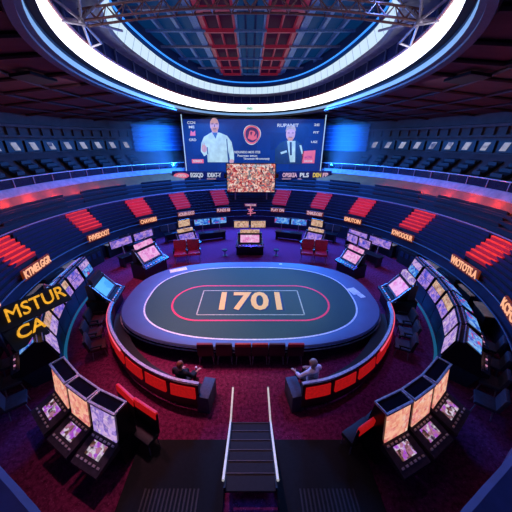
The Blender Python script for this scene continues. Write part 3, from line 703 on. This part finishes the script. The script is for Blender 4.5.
for sgn, sd in ((-1, 'left'), (1, 'right')):
    path = [(x*-sgn, y) for x, y in BPATH]
    k = 1 if sgn < 0 else -1     # left of travel = table side for the left booth
    t = thing('curved_booth', 'long curved booth with red upholstered back panels around the %s front of the table' % sd, 'booth', (0, 0, 0))
    def pr(l): return [(a*k, z) for a, z in l]
    MB().sweep(path, pr([(-.1, .2), (-.02, .2), (.08, 1.14), (.02, 1.18), (-.06, 1.16)])).build('back_shell', BLACK, t, True)
    MB().sweep(path, pr([(-.04, 1.15), (.05, 1.15), (.05, 1.2), (-.04, 1.2)])).build('top_rail', SILVER, t)
    MB().sweep(path, pr([(.05, .3), (.55, .3), (.58, .44), (.05, .46)])).build('seat', CHAR, t, True)
    MB().sweep(path, pr([(.1, .0), (.45, .0), (.45, .3), (.1, .3)])).build('base', NAVY2, t)
    MB().sweep(sub(path, 0, .5, 20), pr([(-.11, 1.06), (-.07, 1.06), (-.07, 1.12), (-.11, 1.12)])).build('light_strip', glow('pink_red_strip', 'ff5a78', 1.0), t)
    cuts = [(.13, .25), (.27, .38), (.40, .53), (.555, .69), (.715, .84), (.865, .985)]
    for a, b in cuts:
        pp = sub(path, a, b, 8)
        MB().sweep(pp, pr([(-.14, .62), (-.06, .62), (-.01, 1.05), (-.09, 1.05)])).build('back_panel', REDGLOW, t, True)
        for q in (sub(path, a, a+.005, 1)[0], sub(path, b-.005, b, 1)[1]):
            MB().tube([(q[0], q[1], 0), (q[0], q[1], .24)], .03, 6).build('foot', CHROME, t)
    e = path[-1]
    MB().box(-.09, .3, -.12, .66, 0, .72, .03, M=T(e[0]-sgn*.12-.1, e[1]+.0, 0, rz=-sgn*-.18)).build('end_panel', GREYFAB, t, True)
# ------------------------------------------------------------------ people
def fuse(mb, vox, name, m, parent, smooth_it=3):
    o = mb.build(name, m, parent)
    me = o.data
    md = o.modifiers.new('remesh', 'REMESH'); md.mode = 'VOXEL'; md.voxel_size = vox; md.use_smooth_shade = True
    ms = o.modifiers.new('smooth', 'SMOOTH'); ms.factor = .5; ms.iterations = smooth_it
    dg = bpy.context.evaluated_depsgraph_get(); dg.update()
    nm = bpy.data.meshes.new_from_object(o.evaluated_get(dg)); o.modifiers.clear(); o.data = nm
    if not nm.materials: nm.materials.append(m)
    return o
def limb(mb, pts, rs):
    for (a, b), (r0, r1) in zip(zip(pts, pts[1:]), zip(rs, rs[1:])): mb.tube([a, b], r0, 12, r1=r1); 
    for p, r in zip(pts, rs): mb.ell(p, (r, r, r), 12, 8)
def person(name, label, loc, rz, top, hairm, arms, head_turn=0):
    t = thing('person', label, 'person', loc, rz)
    b = MB()
    # trunk, facing +Y, seat surface z=.46
    for z, rx, ry, y in ((.56, .17, .13, 0), (.68, .15, .11, -.01), (.80, .15, .105, -.015), (.92, .165, .11, -.01), (1.0, .17, .105, -.01)): b.ell((0, y, z), (rx, ry, .1), 18, 10)
    limb(b, [(0, 0, 1.03), (0, .015, 1.16)], [.062, .055])
    H = Matrix.Translation((0, .03, 1.25)) @ Matrix.Rotation(head_turn, 4, 'Z')
    b.ell((0, 0, .03), (.075, .095, .11), 20, 14, M=H); b.ell((0, .03, -.035), (.058, .065, .075), 16, 10, M=H)
    b.prism([(.085, .03), (.125, -.015), (.085, -.025)], -.014, .014, 'x', M=H)
    for s in (-1, 1):
        b.ell((s*.078, -.005, 0), (.012, .025, .035), 10, 8, M=H); b.ell((s*.028, .082, .025), (.014, .012, .01), 8, 6, M=H)
    b.ell((0, .092, -.05), (.026, .012, .012), 8, 6, M=H)
    cl = MB(); tr = MB(); sh = MB()
    for z, rx, ry, y in ((.57, .19, .145, 0), (.68, .17, .13, -.01), (.80, .17, .125, -.015), (.92, .185, .13, -.01), (1.0, .185, .12, -.01)): cl.ell((0, y, z), (rx, ry, .1), 18, 10)
    for s in (-1, 1):
        S = (s*.185, -.01, 1.03); E_, Wp, fwd = arms[0 if s < 0 else 1]
        limb(b, [(s*.1, 0, 1.03), S, E_, Wp], [.06, .058, .042, .03])
        limb(cl, [(s*.08, 0, 1.04), S, E_, tuple(Vector(E_).lerp(Vector(Wp), .55))], [.07, .075, .06, .052])
        W_ = Vector(Wp); d = Vector(fwd).normalized(); side_ = d.cross(Vector((0, 0, 1))).normalized(); dn = Vector((0, 0, -1))
        b.ell(tuple(W_+d*.045), (.036, .042, .02), 12, 8)
        for i, ln in enumerate((.062, .072, .068, .052)):
            r0 = W_+d*.075+side_*(.03-.02*i); r1 = r0+d*ln*.55+dn*.006; r2 = r1+d*ln*.4+dn*.022
            limb(b, [tuple(W_+d*.05+side_*(.02-.013*i)), tuple(r0), tuple(r1), tuple(r2)], [.012, .0095, .009, .0075])
        q = W_+d*.02-side_*s*.03
        limb(b, [tuple(q), tuple(q-side_*s*.03+d*.02), tuple(q-side_*s*.04+d*.055)], [.013, .011, .009])
        hip = (s*.095, .0, .55); kn = (s*.12, .43, .53); an = (s*.11, .46, .12)
        limb(b, [hip, kn, an], [.085, .058, .04])
        limb(tr, [hip, kn, (s*.11, .46, .14)], [.1, .075, .058])
        b.ell((s*.11, .52, .06), (.04, .11, .045), 12, 8)
        sh.ell((s*.11, .52, .055), (.05, .135, .05), 14, 8); sh.ell((s*.11, .46, .09), (.05, .05, .06), 12, 8)
    tr.ell((0, 0, .55), (.195, .15, .1), 18, 10)
    fuse(b, .009, 'body', SKIN, t, 2)
    fuse(cl, .016, 'shirt', top, t, 4); fuse(tr, .018, 'trousers', TROUS, t, 4); fuse(sh, .014, 'shoes', BLACK, t, 2)
    hr = MB(); hr.ell((0, -.018, .055), (.085, .1, .105), 20, 14, M=H); hr.ell((0, -.05, -.005), (.078, .062, .075), 16, 10, M=H)
    fuse(hr, .012, 'hair', hairm, t, 2)
    return t
rest = [((-.27, .06, .8), (-.2, .3, .72), (.3, 1, -.1)), ((.27, .06, .8), (.2, .3, .72), (-.3, 1, -.1))]
rest2 = [((-.32, .1, .84), (-.3, .34, .78), (-.1, 1, 0)), ((.27, .1, .8), (.1, .3, .76), (-.9, .5, 0))]
pa = person('person', 'seated person in dark top with reddish brown hair, in the left booth', (-2.3, 6.12, 0), -.35, SHIRTB, HAIRB, [rest[0], ((.3, .1, .82), (.32, .34, .8), (.2, 1, 0))])
pb = person('person', 'seated person in white shirt with grey hair, leaning at the right booth', (2.05, 6.12, 0), .5, SHIRTW, HAIRG, rest2, .3)
pb.scale = (1.3, 1.25, 1.14); pa.scale = (1.2, 1.15, 1.08)
o = MB().tube([(0, 0, 0), (0, 0, .12)], .032, 12, r1=.038).build('paper_cup', mat('white_cup', 'f4f2f8', .4)); o.location = (-1.97, 6.68, .73)
tag(o, 'small white cup by the hand of the person in the dark top', 'cup')
o.location = (-1.86, 6.42, .84)

# ------------------------------------------------------------------ slot machines
def slot(label, loc, rz, sm, topper=2, tm=None, w=1.5, tilt=38, sc=1.0):
    t = thing('slot_machine', label, 'slot machine', loc, rz); t.scale = (sc, sc, sc)     # player side is local -Y
    MB().prism([(-.42, 0), (-.42, .62), (-.5, .7), (-.5, .78), (.5, .9), (.5, 0)], -w/2, w/2, 'x').build('cabinet', BLACK, t)
    d = MB().prism([(-.62, .66), (-.62, .76), (-.3, .88), (-.3, .7)], -w/2-.04, w/2+.04, 'x').build('button_deck', mat('glossy_deck', '1a1828', .2), t)
    for k in range(7): MB().box(-.05, .05, -.025, .025, 0, .02, .008, M=T(-w*.36+k*w*.12, -.5, .815, rx=rad(20))).build('button', [glow('pink_button', 'f0a0d0', .6), SILVER, CYAN][k % 3], d)
    M = T(0, -.28, .88, rx=rad(-tilt))
    MB().box(-w*.42, w*.42, -.04, .1, 0, .86, .02, M=M).build('screen_housing', mat('dark_violet_housing', '2a2038', .35), t)
    MB().box(-w*.35, w*.35, -.055, -.03, .09, .76, M=M).build('screen', sm, t)
    MB().box(-w*.45, w*.45, .1, .4, .9, 1.6, .03).build('column', DARK, t)
    MB().prism([(-.06, 0), (-.06, .3), (.06, .34), (.06, 0)], -w*.36, w*.36, 'x', M=T(0, .16, 1.5, rx=rad(-12))).build('topper_screen', S_PINK if tm is None else tm, t)
    if topper:
        for i in range(topper):
            x = (i-(topper-1)/2)*w*.62
            f = MB().box(x-w*.29, x+w*.29, -.05, .05, 1.95, 2.55, .02, M=T(0, .3, 0)).build('upper_display', BLACK, t)
            MB().box(x-w*.265, x+w*.265, -.065, -.045, 2.0, 2.5, M=T(0, .3, 0)).build('picture', S_PURP if tm is None else tm, f)
        MB().box(-.06, .06, .3, .38, 1.5, 2.1).build('display_post', STEELG, t)
    for s in (-1, 1): MB().tube([(s*w*.47, -.5, .8), (s*w*.45, -.25, 1.0), (s*w*.44, .2, 1.6)], .025, 6).build('side_trim', CHROME, t)
    return t
CEN = (0, 12.0)
def slot_at(label, x, y, sm, **k): return slot(label, (x, y, 0), face_rz(x, y, CEN[0], CEN[1])+PI, sm, **k)
slot('slot machine with pink screen and twin top displays behind the table middle', (-.05, 18.4, 0), 0, S_PINK, topper=2, tm=S_TAN, w=2.05, sc=1.0)
slot_at('slot machine with pink screen and violet topper, back left of the table', -6.55, 15.0, S_PINK, topper=0, w=1.6, sc=1.2)
slot_at('slot machine with pink screen and violet topper, back right of the table', 6.55, 15.0, S_PINK, w=1.6)
slot_at('slot machine with plain cyan screen at the left end of the table', -7.35, 11.0, S_CYAN, topper=0, tm=DARK, w=1.35, sc=1.15)
slot_at('slot machine with pink screen at the right end of the table', 7.45, 11.0, S_PINK, topper=0, tm=S_LAV, w=1.35, sc=1.15)
slot_at('slot machine with tan top display behind the left red chair pair', -4.95, 18.75, S_PURP, topper=1, tm=S_TAN, w=1.7, sc=1.0)
slot_at('slot machine with tan top display behind the right red chair pair', 4.95, 18.75, S_PURP, topper=1, tm=S_TAN, w=1.7, sc=1.0)
# twin screen desks
for sgn, sd in ((-1, 'left'), (1, 'right')):
    for (x, y, lb) in ((3.35, 21.2, 'console desk with twin blue violet monitors at the back, %s of the middle' % sd), (8.15, 17.05, 'console desk with twin violet monitors behind the pink screen machine, %s side' % sd), (8.7, 19.0, 'dark console desk with dim equipment beside the tier wall, %s side' % sd), (6.3, 21.2, 'dark console desk with dim equipment under the second aisle sign, %s side' % sd)):
        t = thing('console_desk', lb, 'desk', (sgn*x, y, 0), face_rz(sgn*x, y, 0, 12)+PI, 'console desks'); big = 1.45 if 'pink' in lb else 1.2; t.scale = (big, 1, 1)
        MB().box(-1.0, 1.0, -.3, .35, .72, .78, .01).build('desk_top', BLACK, t)
        for s in (-1, 1): MB().box(s*.9-.04, s*.9+.04, -.25, .3, 0, .72).build('leg', DARK, t)
        MB().box(-.9, .9, .1, .3, .1, .72).build('cabinet', DARK, t)
        lit = 'monitors' in lb
        for s in (-1, 1):
            f = MB().box(s*.62-.58, s*.62+.58, -.04, .04, 1.35 if lit else .95, 1.95 if lit else 1.5, .015, M=T(0, .12, 0, rx=rad(-8))).build('monitor', BLACK, t)
            MB().box(s*.62-.54, s*.62+.54, -.05, -.035, 1.4 if lit else 1.0, 1.9 if lit else 1.45, M=T(0, .12, 0, rx=rad(-8))).build('picture', (S_PURP if y < 20 else S_BLUE) if lit else mat('dim_display', '182040', .2, emis='2a3a70', es=.12), f)
            MB().tube([(s*.62, .2, .78), (s*.62, .3, 1.5)], .03, 6).build('stand', STEELG, t)
        MB().box(-.5, .1, -.2, 0, .78, .8, .005).build('keyboard', mat('grey_keys', '4a5068', .5), t)
# tan counters along the tier wall
for sgn, sd in ((-1, 'left'), (1, 'right')):
    for i, (x, y, w, d) in enumerate(((10.95, 18.2, .62, .22), (10.85, 14.2, .62, .2), (11.0, 11.3, .6, .1), (10.7, 9.6, .62, .2))):
        a = math.atan2(x, y-13.5)
        t = thing('tan_counter', 'small tan counter against the tier wall, %s from the big screen, %s side' % (ordw[i], sd), 'counter', (sgn*11.3*math.sin(a), 13.5+11.3*math.cos(a), 0), -sgn*a, 'tan counters by the tier wall')
        d = min(d, .2); MB().box(-w, w, -d, d, .98, 1.04, .01).build('counter_top', TAN, t)
        MB().box(-w*.9, w*.9, -d*.6, d, 0, .98).build('cabinet', DARK, t)
        if i == 3: continue
        a2 = rad((57, 76.5, 93.5)[i])
        t2 = thing('control_cabinet', 'low dark control cabinet against the tier wall, %s from big screen, %s side' % (ordw[i], sd), 'cabinet', (sgn*11.3*math.sin(a2), 13.5+11.3*math.cos(a2), 0), -sgn*a2, 'control cabinets by the tier wall')
        MB().box(-.8, .8, -.2, .2, 0, 1.1, .02).build('body', DARK, t2); MB().box(-.75, .75, -.18, .18, 1.1, 1.16, .01).build('lid', BLACK, t2)
        for k in range(3): MB().box(-.6+.45*k, -.3+.45*k, -.22, -.2, .55, .9).build('panel_door', mat('steel_blue_door', '26304e', .4, .3), t2)

# double sided slot banks
def bank_unit(label, loc, rz, w, inner_lo, inner_hi, outer):
    t = thing('double_slot_machine', label, 'slot machine', loc, rz, 'double sided slot machines')   # inner side local -Y
    MB().prism([(-.42, 0), (-.36, .8), (.8, .62), (.6, 0)], -w/2, w/2, 'x').build('base', mat('dark_teal_plinth', '12304a', .5), t)
    MB().prism([(-.36, .78), (-.1, 1.68), (.06, 1.72), (.62, 1.36), (.8, .6)], -w/2, w/2, 'x').build('cabinet', BLACK, t)
    M = T(0, -.36, .78, rx=rad(-16.1))
    MB().box(-w*.46, w*.46, -.05, .01, .06, .9, .015, M=M).build('bezel', BLACK, t); MB().box(-w*.42, w*.42, -.065, -.045, .1, .5, M=M).build('screen', inner_lo, t)
    MB().box(-w*.42, w*.42, -.065, -.045, .53, .86, M=M).build('upper_screen', inner_hi, t)
    M = T(0, .62, 1.36, rz=PI) @ Matrix.Rotation(rad(-57.3), 4, 'X')
    MB().box(-w*.46, w*.46, -.05, .01, .02, .64, .015, M=M).build('bezel', BLACK, t); MB().box(-w*.38, w*.38, -.065, -.045, .07, .59, M=M).build('outer_screen', outer, t)
    d = MB().prism([(.74, .6), (.74, .92), (1.0, .86), (1.0, .7)], -w*.48, w*.48, 'x').build('button_deck', mat('glossy_deck', '1a1828', .2), t)
    for k in range(5): MB().box(-.05, .05, -.03, .03, 0, .02, .008, M=T(-w*.3+k*w*.15, .88, .89, rx=rad(-15))).build('button', [SILVER, glow('pink_button', 'f0a0d0', .6)][k % 2], d)
    MB().box(-w/2, w/2, -.12, -.08, 1.68, 1.73, .01).box(-w/2, w/2, .04, .08, 1.7, 1.75, .01).build('top_trim', STEELG, t)
    return t
bpath = catmull([(-9.95, 13.9), (-9.7, 12.4), (-9.45, 10.9), (-8.95, 9.4), (-8.2, 7.95), (-7.2, 6.75)], 8)
for sgn, sd in ((-1, 'left'), (1, 'right')):
    for i in range(6):
        p, q = sub(bpath, i/6, (i+1)/6, 1)
        cx, cy = (p[0]+q[0])/2, (p[1]+q[1])/2; w = math.dist(p, q)*.93
        tx, ty = q[0]-p[0], q[1]-p[1]
        nx, ny = -ty, tx   # left of travel
        if nx < 0: nx, ny = -nx, -ny  # towards the table (x positive for the left bank)
        x = cx*-sgn
        rz = face_rz(0, 0, nx*-sgn, ny)+PI
        il = [S_BLUE, S_PURP, S_PURP, S_PURP, S_LAV, S_LAV][i]; ih = [S_LAV, S_PURP, S_TAN, S_TAN, S_TAN if sgn < 0 else S_LAV, S_LAV][i]
        bank_unit('double sided slot machine in the curved %s bank, %s from the screens' % (sd, ordw[i]), (x, cy, 0), rz, w, il, ih, [S_PURP, S_BLUE, S_BLUE, S_BLUE, S_BLUE, S_BLUE][i])
    # teal lit plinth edge
    mb = MB(); mb.tube([(x*-sgn+sgn*-.6, y, .05) for x, y in bpath], .06, 6)
    tag(mb.build('plinth_light', glow('teal_plinth_glow', '1a6a9a', .6)), 'dim teal light tube along the foot of the curved %s slot bank' % sd, 'light')
# front banks
def front_unit(label, loc, rz, w, sm):
    t = thing('front_slot_machine', label, 'slot machine', loc, rz, 'front bank slot machines')      # player side local -Y
    MB().box(-w/2, w/2, -.25, .3, 0, .8, .02).build('base', DARK, t)
    d = MB().prism([(-.95, .62), (-.95, .72), (-.25, .92), (-.25, .7)], -w/2+.01, w/2-.01, 'x').build('button_deck', mat('deck_plate', '4a4450', .35, .3), t)
    MB().box(-w*.26, w*.26, -.16, .16, 0, .015, M=T(0, -.55, .845, rx=rad(15.9))).build('deck_display', S_MULTI, d)
    for r in range(2):
        for k in range(6): MB().box(-.04, .04, -.025, .025, 0, .025, .008, M=T(-w*.38+k*w*.152, -.8+r*.46, .77+r*.13, rx=rad(15.9))).build('button', SILVER, d)
    MB().prism([(-.25, .85), (-.1, 1.86), (.22, 1.86), (.3, .8)], -w/2, w/2, 'x').build('cabinet', BLACK, t)
    M = T(0, -.25, .85, rx=rad(-8.4))
    MB().box(-w*.44, w*.44, -.035, .0, .1, .98, .02, M=M).build('screen', sm, t)
    f = MB()
    for (x0, x1, y0, y1) in ((-w/2, w/2, -.16, -.1), (-w/2, w/2, .2, .25), (-w/2, -w/2+.04, -.1, .2), (w/2-.04, w/2, -.1, .2)): f.box(x0, x1, y0, y1, 1.86, 1.93, .01)
    f.build('top_frame', SILVER, t)
    MB().box(-w/2+.05, w/2-.05, -.1, .2, 1.86, 1.9).build('top_glass', mat('dark_smoked_glass', '161824', .08), t)
    return t
FP = [(-5.95, 5.78), (-5.02, 5.08), (-4.15, 4.6), (-3.25, 4.22)]
for sgn, sd in ((-1, 'left'), (1, 'right')):
    for i in range(3):
        p, q = FP[i], FP[i+1]; cx, cy = (p[0]+q[0])/2, (p[1]+q[1])/2; w = math.dist(p, q)*.96
        dx, dy = (q[0]-p[0]), (q[1]-p[1]); nx, ny = dy, -dx   # right of travel = away from table
        rz = face_rz(0, 0, nx*-sgn, ny)+PI
        front_unit('%s front bank slot machine with %s screen, %s from the gangway' % (sd, ['peach', 'peach', 'lavender'][i] if sgn < 0 else 'peach', ordw[2-i]), (cx*-sgn, cy, 0), rz, w, S_ORNG if (i < 2 or sgn > 0) else S_LAV)

# amber letter sign
t = thing('letter_sign', 'black tilted sign with large amber slanted lettering above the left slot bank', 'sign', (-7.73, 7.76, 2.2), rad(62.7))
BT = T(rx=rad(-45))
for bx in ((-1.2, 1.12, -.02, .82), (-1.2, -.14, -.8, -.04)): MB().box(bx[0], bx[1], .03, .1, bx[2], bx[3], .02, M=BT).build('board', mat('black_sign_board', '0b0c14', .5), t)
for x in (-.95, .95): MB().tube([(x, .55, .4), (x, 1.55, .3), (x, 1.6, -2.2)], .05, 8).build('post', STEELG, t)
text_obj('MSTUR', .7, .03, ORL, t, (.04, .28, .3), (rad(45), 0, 0), 0, 1.9, shear=.25)
text_obj('CA', .6, .03, ORL, t, (-.56, -.26, -.22), (rad(45), 0, 0), .006, .8, shear=.25)

# ------------------------------------------------------------------ gangway, stairs, front platform
for sgn, sd in ((-1, 'left'), (1, 'right')):
    t = thing('handrail', 'white handrail on the %s edge of the front gangway stairs' % sd, 'handrail', (sgn*.62, 0, 0))
    MB().tube([(0, 6.35, .03), (0, 5.2, .03), (0, 3.2, 1.0)], .03, 8).build('rail', mat('white_rail', 'e8e4f0', .4, emis='ffffff', es=.35), t)  # white glow added to the rail, no lamp in it
    MB().tube([(0, 6.35, 0), (0, 6.35, .05)], .04, 8).build('post', STEELG, t)
t = thing('gangway_stairs', 'dark ladder like stairs between the white handrails at the front', 'stairs', (0, 5.1, 0))
for k in range(6):
    s = MB().box(-.58, .58, -.34*k-.34, -.34*k, .16*k, .16*k+.06, .01).build('tread', mat('dark_tread', '1a1620', .7), t)
    MB().box(-.58, .58, -.34*k-.01, -.34*k+.01, .16*k+.04, .16*k+.075).build('nosing', mat('grey_nosing', '4a4652', .5), s)
for sgn, sd in ((-1, 'left'), (1, 'right')):
    MB().prism([(0, -.02), (0, .1), (-2.04, 1.0), (-2.04, .86)], sgn*.58-.02, sgn*.58+.02, 'x').build('stringer', mat('dark_tread', '1a1620', .7), t)
    p = thing('front_platform', 'low black platform with floor grilles %s of the front stairs' % sd, 'platform', (sgn*1.9, 3.6, 0))
    MB().box(-1.25, 1.25, -1.6, .95, 0, .18, .02).build('deck', mat('matt_black_deck', '141216', .9), p)
    for k in range(14): MB().box(-.7+k*.1, -.66+k*.1, -.9, -.2, .18, .2).build('grille_bar', mat('grille_grey', '2a2830', .6), p)
mb = MB()
for s0, s1 in ((-1, 0),): 
    pts = [(-5.9, 3.5), (-5.2, 3.05), (-4.6, 2.72), (-3.9, 2.36), (-3.3, 2.0), (-2.9, 1.4)]
for sgn, sd in ((-1, 'left'), (1, 'right')):
    pp = catmull([(x*-sgn, y) for x, y in pts], 6); kk = -1 if sgn < 0 else 1
    mb = MB(); mb.sweep(pp, [(0, 1.5), (kk*1.2, 1.5), (kk*1.2, 2.5), (kk*.1, 2.5), (0, 2.4)])
    struct('wall_parapet_%s' % sd, mb, PARA, 'violet grey curved parapet in the near %s corner' % sd, 'parapet', smooth=False)

# ------------------------------------------------------------------ lights
def area(name, loc, tgt, size, c, e, sy=None):
    l = bpy.data.lights.new(name, 'AREA'); l.energy = e; l.color = hx(c)[:3]; l.size = size
    if sy: l.shape = 'RECTANGLE'; l.size_y = sy
    o = bpy.data.objects.new(name, l); C.objects.link(o); o.location = loc
    o.rotation_euler = (Vector(tgt)-Vector(loc)).to_track_quat('-Z', 'Y').to_euler()
def spot(name, loc, tgt, c, e, deg=50, blend=.6, r=.15):
    l = bpy.data.lights.new(name, 'SPOT'); l.energy = e; l.color = hx(c)[:3]; l.spot_size = rad(deg); l.spot_blend = blend; l.shadow_soft_size = r
    o = bpy.data.objects.new(name, l); C.objects.link(o); o.location = loc
    o.rotation_euler = (Vector(tgt)-Vector(loc)).to_track_quat('-Z', 'Y').to_euler()
def point(name, loc, c, e, r=.2):
    l = bpy.data.lights.new(name, 'POINT'); l.energy = e; l.color = hx(c)[:3]; l.shadow_soft_size = r
    o = bpy.data.objects.new(name, l); C.objects.link(o); o.location = loc
spot('magenta_floor_fill', (-5.5, 9, 12.2), (-7, 9.5, 0), 'ff86ac', 7500, 75, .8)  # fill spot added to brighten the left carpet, no fixture
spot('crimson_floor_fill', (-2.5, 8, 12.2), (-2, 5.5, 0), 'ffb4c4', 1500, 50, .8)  # added spot that lifts the front carpet
spot('violet_floor_fill', (5.5, 9, 12.2), (6, 9.5, 0), '9a80ff', 2600, 75, .8)  # added fill for the right side of the floor
spot('table_light', (0, 11, 14), (-.8, 10.9, 0), 'f0f6e4', 2600, 45)
spot('blue_table_light', (4.5, 12, 13.5), (6.0, 10.5, 0), '5a90ff', 2000, 40)
for sgn in (-1, 1):
    area('blue_screen_wash', (sgn*8.6+.5, 29.6, 7.6), (sgn*16+.5, 30.0, 7.6), .5, '1a8aff', 45, 5)
    for z in (5.6, 7.4, 9.2):
        spot('blue_edge_light', (sgn*8.6+.3, 30.2, z), (sgn*11.0, 32.6, z), '1e98ff', 1400, 95, 1.0)
    area('blue_back_wash', (sgn*5, 27, 10.4), (sgn*5, 25, 1.5), 4, '2a80ff', 5500, 3)
    spot('blue_tier_light', (sgn*6.3, 22, 10.6), (sgn*9.5, 22.5, 2), '2a5aff', 1100, 110, .9)
    area('lavender_side_fill', (sgn*8.6, 14, 10.1), (sgn*16, 15, 5.5), 3, 'b8a8c4', 330, 10)  # added fill that lifts the dark upper tier and fascia
    for a, e in ((112, 40), (105, 60), (98, 50), (91, 70), (84, 90), (77, 80), (70, 60), (63, 40), (56, 25)):
        p = sup(15.8, 14.85, 15.2, rad(a*sgn)); point('orange_wall_light', (p[0]*.985, 15.8+(p[1]-15.8)*.985, 4.5), 'ff5212', e*.42, .1)
    for a in (96.5, 71, 49.2):
        p = sup(13.8, 12.2, 12.3, rad(a*sgn)); point('red_aisle_light', (p[0], p[1], 3.2), 'ff2418', 14, .1)
spot('blue_floor_light', (0, 22, 11.6), (0, 18.5, 0), '4a40ff', 4500, 85, .8)
HZ = bpy.data.materials.new('blue_haze'); HZ.use_nodes = True; t_ = HZ.node_tree; t_.nodes.remove(t_.nodes['Principled BSDF'])
v_ = t_.nodes.new('ShaderNodeVolumeScatter'); v_.inputs['Density'].default_value = .1; v_.inputs['Color'].default_value = hx('c0d8ff'); v_.inputs['Anisotropy'].default_value = .3
t_.links.new(v_.outputs[0], t_.nodes['Material Output'].inputs['Volume'])
for sgn, sd in ((-1, 'left'), (1, 'right')):
    o = MB().box(-2.3, 2.3, -2.0, 2.0, -1.9, 2.2).build('stage_haze', HZ); o.location = (sgn*10.9, 28.6, 7.5)
    tag(o, 'thin blue lit haze drifting beside the %s edge of the big screen' % sd, 'haze', kind='stuff')
w = bpy.data.worlds.new('hall_dusk'); bpy.context.scene.world = w; w.use_nodes = True
bg = w.node_tree.nodes['Background']; bg.inputs[0].default_value = hx('2a3070'); bg.inputs[1].default_value = .4

# ------------------------------------------------------------------ camera
cd = bpy.data.cameras.new('camera'); cam = bpy.data.objects.new('camera', cd); C.objects.link(cam)
cd.sensor_width = 36; cd.lens = 18.0; cd.shift_x = .0107; cd.clip_start = .05; cd.clip_end = 200
cam.location = (0, 0, 8); cam.rotation_euler = (rad(90-24.2), 0, 0)
sc = bpy.context.scene; sc.camera = cam
sc.view_settings.view_transform = 'Standard'; sc.view_settings.look = 'None'; sc.view_settings.exposure = 0; sc.view_settings.gamma = 1
sc.view_settings.use_curve_mapping = False
